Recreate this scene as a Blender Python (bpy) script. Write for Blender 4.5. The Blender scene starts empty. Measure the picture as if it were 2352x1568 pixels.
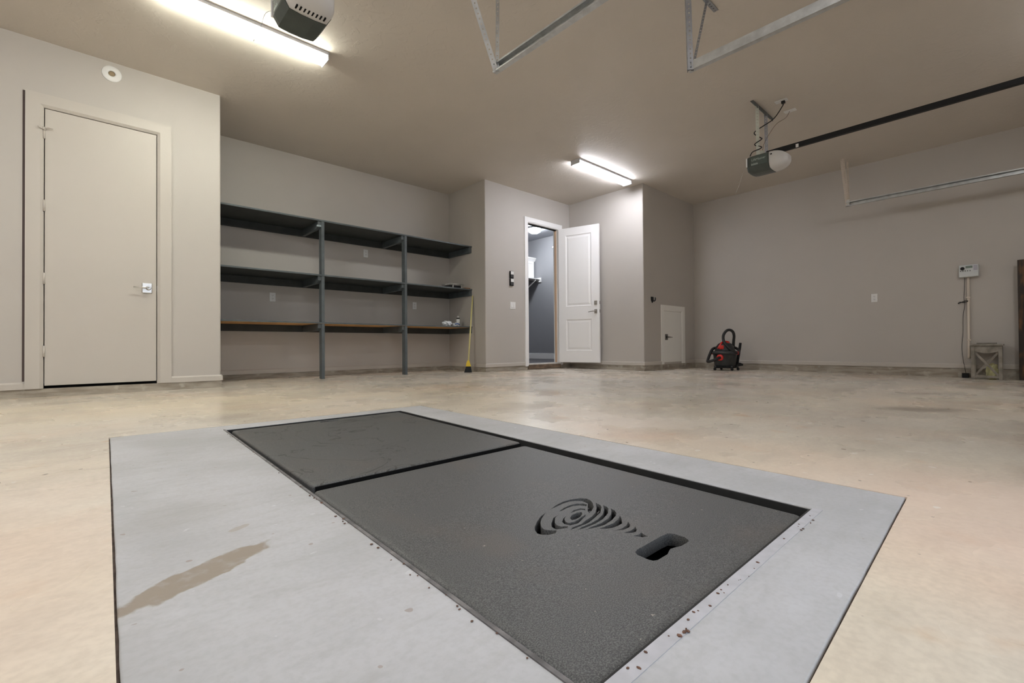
import bpy, bmesh, math, random
from mathutils import Vector, Matrix
random.seed(7)
C = bpy.context.scene.collection
S = bpy.context.scene
PI = math.pi

# ------------------------------------------------------------ camera, world, exposure
F_PX, YAW, PITCH, ROLL, CAM_H = 1065.13, 47.3824, 0.5687, -0.4278, 0.4148
yw, pt, rl = map(math.radians, (YAW, PITCH, ROLL))
fwd = Vector((math.cos(yw) * math.cos(pt), math.sin(yw) * math.cos(pt), math.sin(pt)))
r0 = Vector((math.sin(yw), -math.cos(yw), 0)); u0 = r0.cross(fwd)
right = math.cos(rl) * r0 + math.sin(rl) * u0
up = right.cross(fwd)
cd = bpy.data.cameras.new('camera'); cam = bpy.data.objects.new('camera', cd); C.objects.link(cam)
cd.sensor_width = 36.0; cd.lens = F_PX * 36.0 / 2352.0; cd.clip_start = 0.02
m = Matrix((right, up, -fwd)).transposed().to_4x4(); m.translation = (0, 0, CAM_H)
cam.matrix_world = m
S.camera = cam
S.view_settings.view_transform = 'Standard'; S.view_settings.look = 'None'
S.view_settings.exposure = 0.13; S.view_settings.gamma = 1.0; S.view_settings.use_curve_mapping = False
w = bpy.data.worlds.new('sky'); S.world = w; w.use_nodes = True
w.node_tree.nodes['Background'].inputs[0].default_value = (0.80, 0.88, 1.0, 1)
w.node_tree.nodes['Background'].inputs[1].default_value = 1.5
S.cycles.max_bounces = 12; S.cycles.diffuse_bounces = 8
# light portal in the open garage doorway behind the camera (only guides the sky light)
ld = bpy.data.lights.new('doorway_portal', 'AREA'); ld.shape = 'RECTANGLE'; ld.size = 2.4; ld.size_y = 2.2
ld.cycles.is_portal = True
lo = bpy.data.objects.new('doorway_portal', ld); C.objects.link(lo); lo.location = (0.98, -0.34, 1.08)
lo.rotation_euler = (PI / 2, 0, 0)
LAMP_LEFT = ((0.97, 0.97, 0.84), 56.0)
LAMP_RIGHT = ((0.95, 0.965, 1.05), 49.0)
LAMP_FILL = ((0.97, 0.97, 0.97), 1.0)
LAMP_LAUNDRY = ((0.93, 0.96, 1.0), 130.0)

# ------------------------------------------------------------ measured layout (metres)
H = 3.05; KC = 0.083
YC, YA, YD, Y6, X1, X2, X4, XW = 5.594, 6.635, 5.649, 4.088, 1.036, 4.636, 6.676, 8.429
def fz(x, y): return -0.0011 * x + 0.0081 * (y - 4)      # the slab falls a little towards the garage doors

# ------------------------------------------------------------ materials
def mat(name, col, rough=0.6, metal=0.0, var=0.0, vscale=3.0, bump=0.0, bscale=60.0, col2=None, emit=None, spec=None, detail=4.0, coat=0.0):
    M = bpy.data.materials.new(name); M.use_nodes = True
    nt = M.node_tree; b = nt.nodes['Principled BSDF']
    b.inputs['Base Color'].default_value = (*col, 1); b.inputs['Roughness'].default_value = rough
    b.inputs['Metallic'].default_value = metal
    if spec is not None: b.inputs['Specular IOR Level'].default_value = spec
    if emit:
        b.inputs['Emission Color'].default_value = (*emit[0], 1); b.inputs['Emission Strength'].default_value = emit[1]
    tc = nt.nodes.new('ShaderNodeTexCoord')
    if var or col2:
        n = nt.nodes.new('ShaderNodeTexNoise'); n.inputs['Scale'].default_value = vscale; n.inputs['Detail'].default_value = detail
        nt.links.new(tc.outputs['Object'], n.inputs['Vector'])
        mx = nt.nodes.new('ShaderNodeMix'); mx.data_type = 'RGBA'
        c2 = col2 or tuple(c * (1 - var) for c in col)
        mx.inputs['A'].default_value = (*col, 1); mx.inputs['B'].default_value = (*c2, 1)
        rp = nt.nodes.new('ShaderNodeMapRange'); rp.inputs[1].default_value = .35; rp.inputs[2].default_value = .65
        nt.links.new(n.outputs['Fac'], rp.inputs[0]); nt.links.new(rp.outputs[0], mx.inputs['Factor'])
        nt.links.new(mx.outputs['Result'], b.inputs['Base Color'])
    if bump:
        n2 = nt.nodes.new('ShaderNodeTexNoise'); n2.inputs['Scale'].default_value = bscale; n2.inputs['Detail'].default_value = 3
        nt.links.new(tc.outputs['Object'], n2.inputs['Vector'])
        bp = nt.nodes.new('ShaderNodeBump'); bp.inputs['Strength'].default_value = bump; bp.inputs['Distance'].default_value = .004
        nt.links.new(n2.outputs['Fac'], bp.inputs['Height']); nt.links.new(bp.outputs['Normal'], b.inputs['Normal'])
    return M

class G:                                                  # tiny node-graph helper
    def __init__(s, name):
        s.M = bpy.data.materials.new(name); s.M.use_nodes = True; s.nt = s.M.node_tree
        s.b = s.nt.nodes['Principled BSDF']; s.tc = s.nt.nodes.new('ShaderNodeTexCoord')
    def n(s, t, **k):
        x = s.nt.nodes.new(t)
        for a, v in k.items(): setattr(x, a, v)
        return x
    def l(s, a, b): s.nt.links.new(a, b)
    def noise(s, scale, detail=4, vec=None, rough=.5, dist=0):
        x = s.n('ShaderNodeTexNoise'); x.inputs['Scale'].default_value = scale; x.inputs['Detail'].default_value = detail
        x.inputs['Roughness'].default_value = rough; x.inputs['Distortion'].default_value = dist
        s.l(vec or s.tc.outputs['Object'], x.inputs['Vector']); return x.outputs['Fac']
    def map(s, v, a, b, c=0., d=1.):
        x = s.n('ShaderNodeMapRange', interpolation_type='SMOOTHSTEP'); x.inputs[1].default_value = a; x.inputs[2].default_value = b
        x.inputs[3].default_value = c; x.inputs[4].default_value = d; s.l(v, x.inputs[0]); return x.outputs[0]
    def mix(s, f, a, b):
        x = s.n('ShaderNodeMix', data_type='RGBA')
        if isinstance(f, float): x.inputs['Factor'].default_value = f
        else: s.l(f, x.inputs['Factor'])
        for k, v in (('A', a), ('B', b)):
            if isinstance(v, tuple): x.inputs[k].default_value = (*v, 1)
            else: s.l(v, x.inputs[k])
        return x.outputs['Result']
    def math(s, op, a, b=None):
        x = s.n('ShaderNodeMath', operation=op)
        for i, v in enumerate((a, b)):
            if v is None: continue
            if isinstance(v, (int, float)): x.inputs[i].default_value = v
            else: s.l(v, x.inputs[i])
        return x.outputs[0]
    def bump(s, h, st, dist=.004):
        x = s.n('ShaderNodeBump'); x.inputs['Strength'].default_value = st; x.inputs['Distance'].default_value = dist
        s.l(h, x.inputs['Height']); s.l(x.outputs['Normal'], s.b.inputs['Normal'])
    def ellipse(s, cx, cy, ang, rx, ry, wob=.0, wscale=8):   # soft 0..1 distance (1 = rim) of a stain or tint of that shape
        sep = s.n('ShaderNodeSeparateXYZ'); s.l(s.tc.outputs['Object'], sep.inputs[0])
        dx = s.math('SUBTRACT', sep.outputs[0], cx); dy = s.math('SUBTRACT', sep.outputs[1], cy)
        c, q = math.cos(ang), math.sin(ang)
        a = s.math('ADD', s.math('MULTIPLY', dx, c / rx), s.math('MULTIPLY', dy, q / rx))
        b = s.math('ADD', s.math('MULTIPLY', dx, -q / ry), s.math('MULTIPLY', dy, c / ry))
        d = s.math('SQRT', s.math('ADD', s.math('MULTIPLY', a, a), s.math('MULTIPLY', b, b)))
        if wob: d = s.math('ADD', d, s.math('MULTIPLY', s.math('SUBTRACT', s.noise(wscale, 5), .5), wob))
        return d

DARK_STREAKS = ((4.15, .45, 2.27, .36, .16, .60), (5.48, .56, 2.50, .42, .14, .45))
def concrete_floor():
    g = G('tan_sealed_concrete')
    c = g.mix(g.map(g.noise(.5, 2), .35, .65), (.79, .70, .56), (.68, .635, .56))
    c = g.mix(g.math('MULTIPLY', g.map(g.noise(1.7, 3, rough=.45), .30, .80), .45), c, (.52, .475, .41))
    c = g.mix(g.math('MULTIPLY', g.map(g.noise(1.15, 3), .46, .86), .75), c, (.72, .49, .35))
    vs = g.n('ShaderNodeMapping'); vs.inputs['Scale'].default_value = (1.0, 2.4, 1); vs.inputs['Rotation'].default_value = (0, 0, .75)
    g.l(g.tc.outputs['Object'], vs.inputs[0])
    c = g.mix(g.math('MULTIPLY', g.map(g.noise(1.3, 3, vs.outputs[0]), .36, .92), .5), c, (.31, .27, .22))
    c = g.mix(g.math('MULTIPLY', g.map(g.noise(.9, 3), .36, .88), .7), c, (.84, .79, .72))
    c = g.mix(g.math('MULTIPLY', g.map(g.noise(8, 5, vs.outputs[0], .65), .35, .80), .30), c, (.40, .35, .29))
    c = g.mix(g.math('MULTIPLY', g.map(g.noise(70, 3), .3, .75), .22), c, (.34, .29, .23))
    rs = g.map(g.noise(5.5, 3), .62, .82)
    c = g.mix(g.math('MULTIPLY', rs, .5), c, (.55, .33, .18))
    # broad tints, partly stain, partly light painted in: pinkish, greyer, yellowish; two dark streaks
    for cx, cy, an, rx, ry, k, col in ((1.75, .0, .6, .75, .6, .50, (.74, .53, .41)), (2.2, 1.5, 1.3, 1.6, .40, .28, (.72, .55, .42)), (-.35, 1.1, 1.4, 1.3, .45, .40, (.76, .58, .47)),
                                       (4.2, 2.3, .6, 2.0, 1.2, .40, (.50, .475, .43)), (2.6, 2.4, .5, 1.1, .5, .25, (.52, .485, .43)), (.0, 4.2, .0, 2.2, .9, .35, (.82, .70, .50))):
        c = g.mix(g.math('MULTIPLY', g.map(g.ellipse(cx, cy, an, rx, ry, .9, 2.2), .2, 1.25, 1, 0), k), c, col)
    for cx, cy, an, rx, ry, k in DARK_STREAKS:
        c = g.mix(g.math('MULTIPLY', g.map(g.ellipse(cx, cy, an, rx, ry, .8, 5), .1, 1.2, 1, 0), k), c, (.20, .165, .13))
    c = g.mix(g.math('MULTIPLY', g.map(g.noise(24, 1), .765, .785), .7), c, (.10, .065, .05))
    c = g.mix(g.math('MULTIPLY', g.map(g.noise(17, 1), .755, .78), .5), c, (.86, .84, .80))
    g.l(c, g.b.inputs['Base Color'])
    g.l(g.map(g.noise(2, 3), .3, .7, .20, .36), g.b.inputs['Roughness'])
    g.b.inputs['Specular IOR Level'].default_value = .45
    g.bump(g.noise(14, 4), .03); return g.M
def concrete_slab():
    g = G('grey_patch_concrete')
    c = g.mix(g.map(g.noise(2.2, 6), .35, .68), (.475, .478, .495), (.39, .393, .40))
    c = g.mix(g.math('MULTIPLY', g.map(g.noise(1.3, 5, dist=.8), .55, .72), .45), c, (.34, .325, .29))
    vs = g.n('ShaderNodeMapping'); vs.inputs['Scale'].default_value = (1, 3, 1); vs.inputs['Rotation'].default_value = (0, 0, .5)
    g.l(g.tc.outputs['Object'], vs.inputs[0])
    c = g.mix(g.math('MULTIPLY', g.map(g.noise(9, 6, vs.outputs[0], .65), .42, .80), .40), c, (.33, .325, .31))
    c = g.mix(g.math('MULTIPLY', g.map(g.noise(90, 4), .35, .75), .22), c, (.30, .295, .29))
    c = g.mix(g.math('MULTIPLY', g.map(g.noise(6, 4), .62, .78), .4), c, (.56, .57, .60))
    c = g.mix(g.math('MULTIPLY', g.map(g.noise(34, 1), .765, .785), .5), c, (.24, .16, .11))
    c = g.mix(g.math('MULTIPLY', g.map(g.noise(29, 1, dist=.3), .772, .785), .3), c, (.66, .67, .69))
    d = g.ellipse(.165, 1.080, math.radians(28), .165, .045, .75, 26)
    fac = g.map(d, .85, 1.0, 1, 0)
    c = g.mix(g.math('MULTIPLY', fac, g.map(g.noise(30, 6), .2, .5, .55, .95)), c, (.265, .22, .175))
    d2 = g.ellipse(.275, 1.285, math.radians(30), .03, .012, .8, 40)
    c = g.mix(g.math('MULTIPLY', g.map(d2, .8, 1.0, 1, 0), .6), c, (.33, .28, .23))
    d3 = g.ellipse(.17, 1.50, math.radians(20), .16, .14, .9, 9)
    c = g.mix(g.math('MULTIPLY', g.map(d3, .3, 1.2, 1, 0), .30), c, (.27, .265, .24))
    g.l(c, g.b.inputs['Base Color']); g.b.inputs['Roughness'].default_value = .62
    g.bump(g.noise(45, 6), .25, .003); return g.M
def lid_mat(name, wet):
    g = G(name)
    fine = g.noise(420, 2); c = g.mix(g.map(fine, .35, .7), (.052, .053, .053), (.135, .135, .132))
    c = g.mix(g.math('MULTIPLY', g.map(g.noise(3.5, 6, dist=.5), .52, .72), .35), c, (.12, .10, .085))
    if wet:
        d = g.noise(2.6, 4, dist=1.2); band = g.math('ABSOLUTE', g.math('SUBTRACT', d, .52))
        c = g.mix(g.math('MULTIPLY', g.map(band, .003, .010, 1, 0), .75), c, (.026, .025, .023))
    else:
        d = g.ellipse(1.30, .52, .3, .2, .12, 1.2, 14)
        c = g.mix(g.math('MULTIPLY', g.map(d, .2, 1.2, 1, 0), .35), c, (.16, .12, .095))
    c = g.mix(g.math('MULTIPLY', g.map(g.noise(70, 2), .745, .78), .6), c, (.4, .36, .3))
    g.l(c, g.b.inputs['Base Color']); g.b.inputs['Roughness'].default_value = .5
    g.b.inputs['Specular IOR Level'].default_value = .4
    g.bump(fine, .45, .0015); return g.M
def paint(name, col, rough=.6, knock=False):
    g = G(name)
    c = g.mix(g.map(g.noise(1.1, 5), .3, .7), col, tuple(x * .955 for x in col))
    g.l(c, g.b.inputs['Base Color']); g.b.inputs['Roughness'].default_value = rough
    g.b.inputs['Specular IOR Level'].default_value = .35
    if knock:
        h = g.map(g.noise(9, 5, dist=1.5), .52, .6); g.bump(h, .25, .003)
    else: g.bump(g.noise(70, 3), .15, .002)
    return g.M
def plank_mat():
    g = G('dark_stained_wood')
    mp = g.n('ShaderNodeMapping'); mp.inputs['Scale'].default_value = (6, 6, 1.2); g.l(g.tc.outputs['Object'], mp.inputs[0])
    f = g.noise(2.2, 7, mp.outputs[0], .6)
    c = g.mix(g.map(f, .42, .66), (.020, .012, .007), (.17, .075, .022))
    g.l(c, g.b.inputs['Base Color']); g.b.inputs['Roughness'].default_value = .55; g.bump(f, .3); return g.M
def curb_mat():
    g = G('raw_curb_concrete')
    mp = g.n('ShaderNodeMapping'); mp.inputs['Scale'].default_value = (1, 1, 6); g.l(g.tc.outputs['Object'], mp.inputs[0])
    c = g.mix(g.map(g.noise(5, 6, mp.outputs[0]), .35, .7), (.40, .36, .30), (.26, .225, .18))
    c = g.mix(g.math('MULTIPLY', g.map(g.noise(9, 5), .58, .68), .6), c, (.52, .49, .43))
    g.l(c, g.b.inputs['Base Color']); g.b.inputs['Roughness'].default_value = .85; g.bump(g.noise(60, 6), .5); return g.M

M_FLOOR = concrete_floor(); M_SLAB = concrete_slab(); M_CURB = curb_mat()
M_LID = lid_mat('speckled_black_lid', False); M_LIDW = lid_mat('water_marked_black_lid', True)
WALLC = (.505, .475, .44)
M_WALL = paint('taupe_wall_paint', WALLC, .55)
M_CEIL = paint('taupe_ceiling_paint', (.63, .58, .52), .62, True)
M_TRIMW = paint('taupe_trim_paint', (.53, .495, .45), .42)
M_LGREY = paint('grey_laundry_paint', (.30, .305, .325), .6)
M_LCEIL = paint('pale_grey_laundry_ceiling', (.30, .31, .34), .6)
M_CREAM = mat('cream_little_door_paint', (.84, .83, .79), .4)
M_WHITE = mat('white_door_paint', (.88, .875, .87), .35)
M_WPL = mat('white_plastic', (.78, .78, .77), .4)
M_SLOT = mat('dark_slot', (.008, .008, .008), .8, spec=.1)
M_STRAP = mat('pale_zinc_strap', (.58, .60, .53), .5, .3)
M_BLACK = mat('black_plastic', (.008, .008, .009), .5, spec=.3)
M_BLKRUB = mat('black_rubber', (.015, .015, .015), .55, bump=.3, bscale=150)
M_DARKSTEEL = mat('dark_pit_steel', (.016, .016, .016), .7, var=.4, vscale=30)
M_RIM = mat('scuffed_grey_rim', (.20, .19, .19), .6, var=.6, vscale=25)
M_NICKEL = mat('satin_nickel', (.72, .71, .69), .28, 1.0)
M_NICK2 = mat('brushed_door_nickel', (.42, .40, .37), .32, 1.0)
M_DNICK = mat('dark_nickel', (.20, .19, .18), .35, 1.0)
M_GALV = mat('galvanised_steel', (.62, .64, .65), .38, .85, var=.22, vscale=14)
M_GALVD = mat('dull_galvanised_steel', (.40, .41, .44), .5, .6, var=.2, vscale=14)
M_SHELF = mat('slate_grey_shelf_paint', (.105, .124, .133), .5, var=.25, vscale=9, bump=.2, bscale=40)
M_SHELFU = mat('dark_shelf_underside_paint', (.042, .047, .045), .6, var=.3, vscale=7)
M_RAWPLY = mat('bare_plywood', (.62, .34, .12), .6, var=.25, vscale=6)
M_YELLOW = mat('yellow_broom_plastic', (.78, .56, .03), .4)
M_POLE = mat('pale_yellow_broom_pole', (.72, .66, .30), .4)
M_BRIST = mat('black_bristles', (.010, .012, .014), .7, bump=.8, bscale=120)
M_RED = mat('red_plastic', (.62, .028, .022), .35)
M_DGREY = mat('charcoal_plastic', (.028, .030, .031), .38, var=.3, vscale=18)
M_OPN = mat('grey_green_opener_steel', (.06, .075, .068), .35, var=.2, vscale=10)
M_OPF = mat('grey_green_opener_panel', (.075, .10, .09), .35)
M_LENS = mat('frosted_opener_lens', (.62, .61, .60), .3)
M_LETTER = mat('pale_lettering', (.42, .48, .46), .5)
M_DIFF_L = mat('lit_acrylic_diffuser', (.9, .9, .88), .3, emit=LAMP_LEFT)
M_DIFF_R = mat('lit_white_diffuser', (.9, .9, .9), .3, emit=LAMP_RIGHT)
M_DOME = mat('lit_dome_glass', (.9, .9, .9), .3, emit=LAMP_LAUNDRY)
M_LAMPB = mat('white_lamp_metal', (.62, .63, .66), .4)
M_BEIGE = mat('beige_painted_pipe', (.66, .585, .50), .45)
M_LCD = mat('grey_green_display', (.16, .21, .18), .3)
M_LILAC = mat('lilac_key_panel', (.40, .38, .46), .5)
M_CTRL = mat('pale_grey_plastic', (.62, .65, .65), .45)
M_WASH = mat('whitewashed_wood', (.33, .30, .255), .7, var=.4, vscale=14, bump=.3, bscale=30)
M_PALEY = mat('pale_yellow_cloth', (.66, .64, .36), .8, var=.3, vscale=12)
M_RAG = mat('white_cloth', (.72, .75, .78), .8, var=.15, vscale=40)
M_BLUE = mat('blue_cloth', (.10, .16, .36), .8)
M_CARD = mat('brown_board', (.28, .13, .05), .7)
M_SILV = mat('brushed_silver', (.6, .6, .58), .35, .9)
M_PLANK = plank_mat()
M_PEACH = mat('bare_pine_jamb', (.66, .47, .32), .55)
M_DUST = mat('dust_and_grit', (.12, .085, .07), .95, var=.6, vscale=45)
M_DARKF = mat('dark_laundry_floor', (.09, .085, .09), .5)
M_SILL = mat('pale_threshold', (.62, .60, .57), .6, var=.25, vscale=12)
M_STEPW = mat('weathered_step_wood', (.20, .14, .09), .8, var=.5, vscale=12)

# ------------------------------------------------------------ mesh helpers
def nb(): return bmesh.new()
def box(bm, x0, x1, y0, y1, z0, z1, bev=0.0, seg=2):
    x0, x1 = sorted((x0, x1)); y0, y1 = sorted((y0, y1)); z0, z1 = sorted((z0, z1))
    r = bmesh.ops.create_cube(bm, size=1)
    for v in r['verts']:
        v.co = Vector(((x0 + x1) / 2 + v.co.x * (x1 - x0), (y0 + y1) / 2 + v.co.y * (y1 - y0), (z0 + z1) / 2 + v.co.z * (z1 - z0)))
    if bev:
        es = list({e for v in r['verts'] for e in v.link_edges})
        bmesh.ops.bevel(bm, geom=es, offset=min(bev, .45 * min(x1 - x0, y1 - y0, z1 - z0)), segments=seg, affect='EDGES', profile=.5)
    return bm
def prism(bm, pts, z0, z1, axis='z'):
    def P(a, b, t): return {'z': (a, b, t), 'y': (a, t, b), 'x': (t, a, b)}[axis]
    lo = [bm.verts.new(P(a, b, z0)) for a, b in pts]; hi = [bm.verts.new(P(a, b, z1)) for a, b in pts]
    n = len(pts)
    fs = [bm.faces.new(lo[::-1]), bm.faces.new(hi)]
    for i in range(n): fs.append(bm.faces.new((lo[i], lo[(i + 1) % n], hi[(i + 1) % n], hi[i])))
    bmesh.ops.recalc_face_normals(bm, faces=fs); return bm
def rounded(pts, idx, r, n=5):           # round the given corners of a footprint
    out = []
    for i, p in enumerate(pts):
        if i not in idx: out.append(p); continue
        p = Vector(p); a = Vector(pts[i - 1]); b = Vector(pts[(i + 1) % len(pts)])
        A = p + (a - p).normalized() * r; B = p + (b - p).normalized() * r
        for k in range(n + 1):
            t = k / n; q = (1 - t) ** 2 * A + 2 * t * (1 - t) * p + t * t * B
            out.append((q.x, q.y))
    return out
def tube(bm, pts, r, n=10, closed_ends=True):
    pts = [Vector(p) for p in pts]; rings = []
    nrm = None
    for i, p in enumerate(pts):
        t = (pts[min(i + 1, len(pts) - 1)] - pts[max(i - 1, 0)]).normalized()
        if nrm is None:
            nrm = t.orthogonal().normalized()
        nrm = (nrm - t * nrm.dot(t)).normalized(); bn = t.cross(nrm)
        rr = r[i] if isinstance(r, (list, tuple)) else r
        rings.append([bm.verts.new(p + rr * (math.cos(2 * PI * k / n) * nrm + math.sin(2 * PI * k / n) * bn)) for k in range(n)])
    for a, b in zip(rings, rings[1:]):
        for k in range(n):
            f = bm.faces.new((a[k], a[(k + 1) % n], b[(k + 1) % n], b[k])); f.smooth = True
    if closed_ends:
        bm.faces.new(rings[0][::-1]); bm.faces.new(rings[-1])
    return bm
def smooth_path(pts, k=6):                # Catmull-Rom
    P = [Vector(p) for p in pts]; P = [2 * P[0] - P[1]] + P + [2 * P[-1] - P[-2]]; out = []
    for i in range(1, len(P) - 2):
        for j in range(k):
            t = j / k
            out.append(.5 * ((2 * P[i]) + (P[i + 1] - P[i - 1]) * t + (2 * P[i - 1] - 5 * P[i] + 4 * P[i + 1] - P[i + 2]) * t * t + (3 * P[i] - P[i - 1] - 3 * P[i + 1] + P[i + 2]) * t ** 3))
    out.append(P[-2]); return out
def lathe(bm, prof, c=(0, 0, 0), n=32, axis='z', smooth=True):
    c = Vector(c); rings = []
    for r, h in prof:
        ring = []
        for k in range(n):
            a = 2 * PI * k / n; x, y = r * math.cos(a), r * math.sin(a)
            ring.append(bm.verts.new(c + Vector({'z': (x, y, h), 'y': (x, h, y), 'x': (h, x, y)}[axis])))
        rings.append(ring)
    fs = []
    for a, b in zip(rings, rings[1:]):
        for k in range(n):
            f = bm.faces.new((a[k], a[(k + 1) % n], b[(k + 1) % n], b[k])); f.smooth = smooth; fs.append(f)
    fs.append(bm.faces.new(rings[0][::-1])); fs.append(bm.faces.new(rings[-1]))
    bmesh.ops.recalc_face_normals(bm, faces=fs); return bm
def sweep(bm, prof, path, side, upv):     # closed 2-D profile (s,u) swept along a path lying in the plane normal to `side`
    side = Vector(side); path = [Vector(p) for p in path]; rings = []
    for i, p in enumerate(path):
        t = (path[min(i + 1, len(path) - 1)] - path[max(i - 1, 0)]).normalized()
        u = side.cross(t).normalized()
        if i == 0 and u.dot(Vector(upv)) < 0: sgn = -1
        elif i == 0: sgn = 1
        rings.append([bm.verts.new(p + side * a + u * sgn * b) for a, b in prof])
    n = len(prof); fs = []
    for a, b in zip(rings, rings[1:]):
        for k in range(n): fs.append(bm.faces.new((a[k], a[(k + 1) % n], b[(k + 1) % n], b[k])))
    fs.append(bm.faces.new(rings[0][::-1])); fs.append(bm.faces.new(rings[-1]))
    bmesh.ops.recalc_face_normals(bm, faces=fs); return bm
def strap(bm, a, b, wdir, width, thick=.003, pitch=.032, hole=.009):
    """flat perforated steel strap from a to b, its width along wdir, with real holes"""
    a, b = Vector(a), Vector(b); t = (b - a); L = t.length; t.normalize()
    wv = Vector(wdir); wv = (wv - t * wv.dot(t)).normalized(); nv = t.cross(wv)
    n = max(1, int(L / pitch)); p = L / n; fs = []
    hs = [-width / 2, -hole / 2, hole / 2, width / 2]
    for i in range(n):
        ls = [i * p, i * p + (p - hole) / 2, i * p + (p + hole) / 2, (i + 1) * p]
        g = {}
        for k, d in ((0, -thick / 2), (1, thick / 2)):
            for x in range(4):
                for y in range(4): g[k, x, y] = bm.verts.new(a + t * ls[x] + wv * hs[y] + nv * d)
        for x in range(3):
            for y in range(3):
                if x == 1 and y == 1: continue
                for k in (0, 1): fs.append(bm.faces.new((g[k, x, y], g[k, x + 1, y], g[k, x + 1, y + 1], g[k, x, y + 1])))
        for (x0, y0), (x1, y1) in (((1, 1), (2, 1)), ((2, 1), (2, 2)), ((2, 2), (1, 2)), ((1, 2), (1, 1))):
            fs.append(bm.faces.new((g[0, x0, y0], g[0, x1, y1], g[1, x1, y1], g[1, x0, y0])))
        for y in (0, 3):
            for x in range(3): fs.append(bm.faces.new((g[0, x, y], g[0, x + 1, y], g[1, x + 1, y], g[1, x, y])))
    return bm
ORIG = {}
def obj(name, bm, m, parent=None, smooth=False):
    """link a bmesh (world coordinates, or local ones for a rotated parent) as ONE mesh object"""
    if parent is not None and parent.name in ORIG: bmesh.ops.translate(bm, verts=bm.verts, vec=-Vector(ORIG[parent.name]))
    me = bpy.data.meshes.new(name); bm.to_mesh(me); bm.free()
    if smooth:
        for p in me.polygons: p.use_smooth = True
    me.materials.append(m); o = bpy.data.objects.new(name, me); C.objects.link(o)
    if parent is not None:
        o.parent = parent
        if parent.name in ORIG: ORIG[o.name] = ORIG[parent.name]
    return o
def sub(name, bm, m, parent, smooth=False): return obj(name, bm, m, parent, smooth)
def tag(o, label, cat, group=None, kind=None):
    o['label'] = label; o['category'] = cat
    if group: o['group'] = group
    if kind: o['kind'] = kind
    return o
def thing(name, label, cat, loc=(0, 0, 0), rz=None, group=None, kind=None):
    o = bpy.data.objects.new(name, None); C.objects.link(o); o.location = loc; o.empty_display_size = .1
    if rz is None: ORIG[o.name] = tuple(loc)            # parts are given in world coordinates
    else: o.rotation_euler = (0, 0, rz)
    return tag(o, label, cat, group, kind)
def struct(name, bm, m, label, cat): return tag(obj(name, bm, m), label, cat, kind='structure')
def dup(root, loc, label, group=None, rz=None):
    r = root.copy(); C.objects.link(r); r.location = loc; r['label'] = label
    if group: r['group'] = group
    if rz is not None: r.rotation_euler = (0, 0, rz)
    for ch in list(root.children):
        c = ch.copy(); C.objects.link(c); c.parent = r
        for g in ch.children:
            d = g.copy(); C.objects.link(d); d.parent = c
    return r
def flat_cut(name, outer, holes, z_of, thick, bev, m, parent):
    """a plate with rounded edges and real holes: filled 2-D curve extruded, then laid on the sloped floor"""
    cu = bpy.data.curves.new(name, 'CURVE'); cu.dimensions = '2D'; cu.fill_mode = 'BOTH'
    cu.extrude = thick / 2 - bev; cu.bevel_depth = bev; cu.bevel_resolution = 2; cu.offset = -bev
    for poly in [outer] + holes:
        sp = cu.splines.new('POLY'); sp.points.add(len(poly) - 1); sp.use_cyclic_u = True
        for i, (x, y) in enumerate(poly): sp.points[i].co = (x, y, 0, 1)
    t = bpy.data.objects.new(name + '_tmp', cu); C.objects.link(t)
    dg = bpy.context.evaluated_depsgraph_get(); dg.update()
    me = bpy.data.meshes.new_from_object(t.evaluated_get(dg)); bpy.data.objects.remove(t); bpy.data.curves.remove(cu)
    bm = nb(); bm.from_mesh(me); bpy.data.meshes.remove(me)
    for v in bm.verts: v.co.z += z_of(v.co.x, v.co.y) - thick / 2
    return obj(name, bm, m, parent)
def lettering(body, size, mtx, m, parent, name='lettering', depth=.0006):
    cu = bpy.data.curves.new(name, 'FONT'); cu.body = body; cu.size = size; cu.extrude = depth
    t = bpy.data.objects.new(name + '_tmp', cu); C.objects.link(t)
    dg = bpy.context.evaluated_depsgraph_get(); dg.update()
    me = bpy.data.meshes.new_from_object(t.evaluated_get(dg)); bpy.data.objects.remove(t); bpy.data.curves.remove(cu)
    bm = nb(); bm.from_mesh(me); bpy.data.meshes.remove(me); bm.transform(mtx)
    return obj(name, bm, m, parent)

# ============================================================ SETTING
# floor with a hole for the shelter patch, running out to the driveway
A, B, Cc, D = (.083, 2.941), (1.789, 2.928), (1.756, .219), (.015, .170)
bm = nb()
O = [(-3.4, 8.6), (8.7, 8.6), (8.7, -1.5), (-3.4, -1.5)]
inn = [A, B, Cc, D]
vo = [bm.verts.new((x, y, fz(x, y))) for x, y in O]; vi = [bm.verts.new((x, y, fz(x, y))) for x, y in inn]
vd = [bm.verts.new((x, y, fz(x, y) - .10)) for x, y in inn]
for i in range(4):
    j = (i + 1) % 4
    bm.faces.new((vo[j], vo[i], vi[i], vi[j])); bm.faces.new((vi[j], vi[i], vd[i], vd[j]))
bmesh.ops.recalc_face_normals(bm, faces=bm.faces)
for f in bm.faces:
    if abs(f.normal.z) > .5 and f.normal.z < 0: f.normal_flip()
struct('floor', bm, M_FLOOR, 'stained tan concrete garage floor with a dull sealed sheen', 'floor')
bm = nb()
bm.faces.new([bm.verts.new((x, y, fz(x, y) - .02)) for x, y in ((-6, -9), (9, -9), (9, -1.45), (-6, -1.45))])
struct('floor', bm, mat('pale_driveway_concrete', (.42, .41, .39), .8), 'pale concrete driveway outside the open garage doorway', 'driveway')

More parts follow.
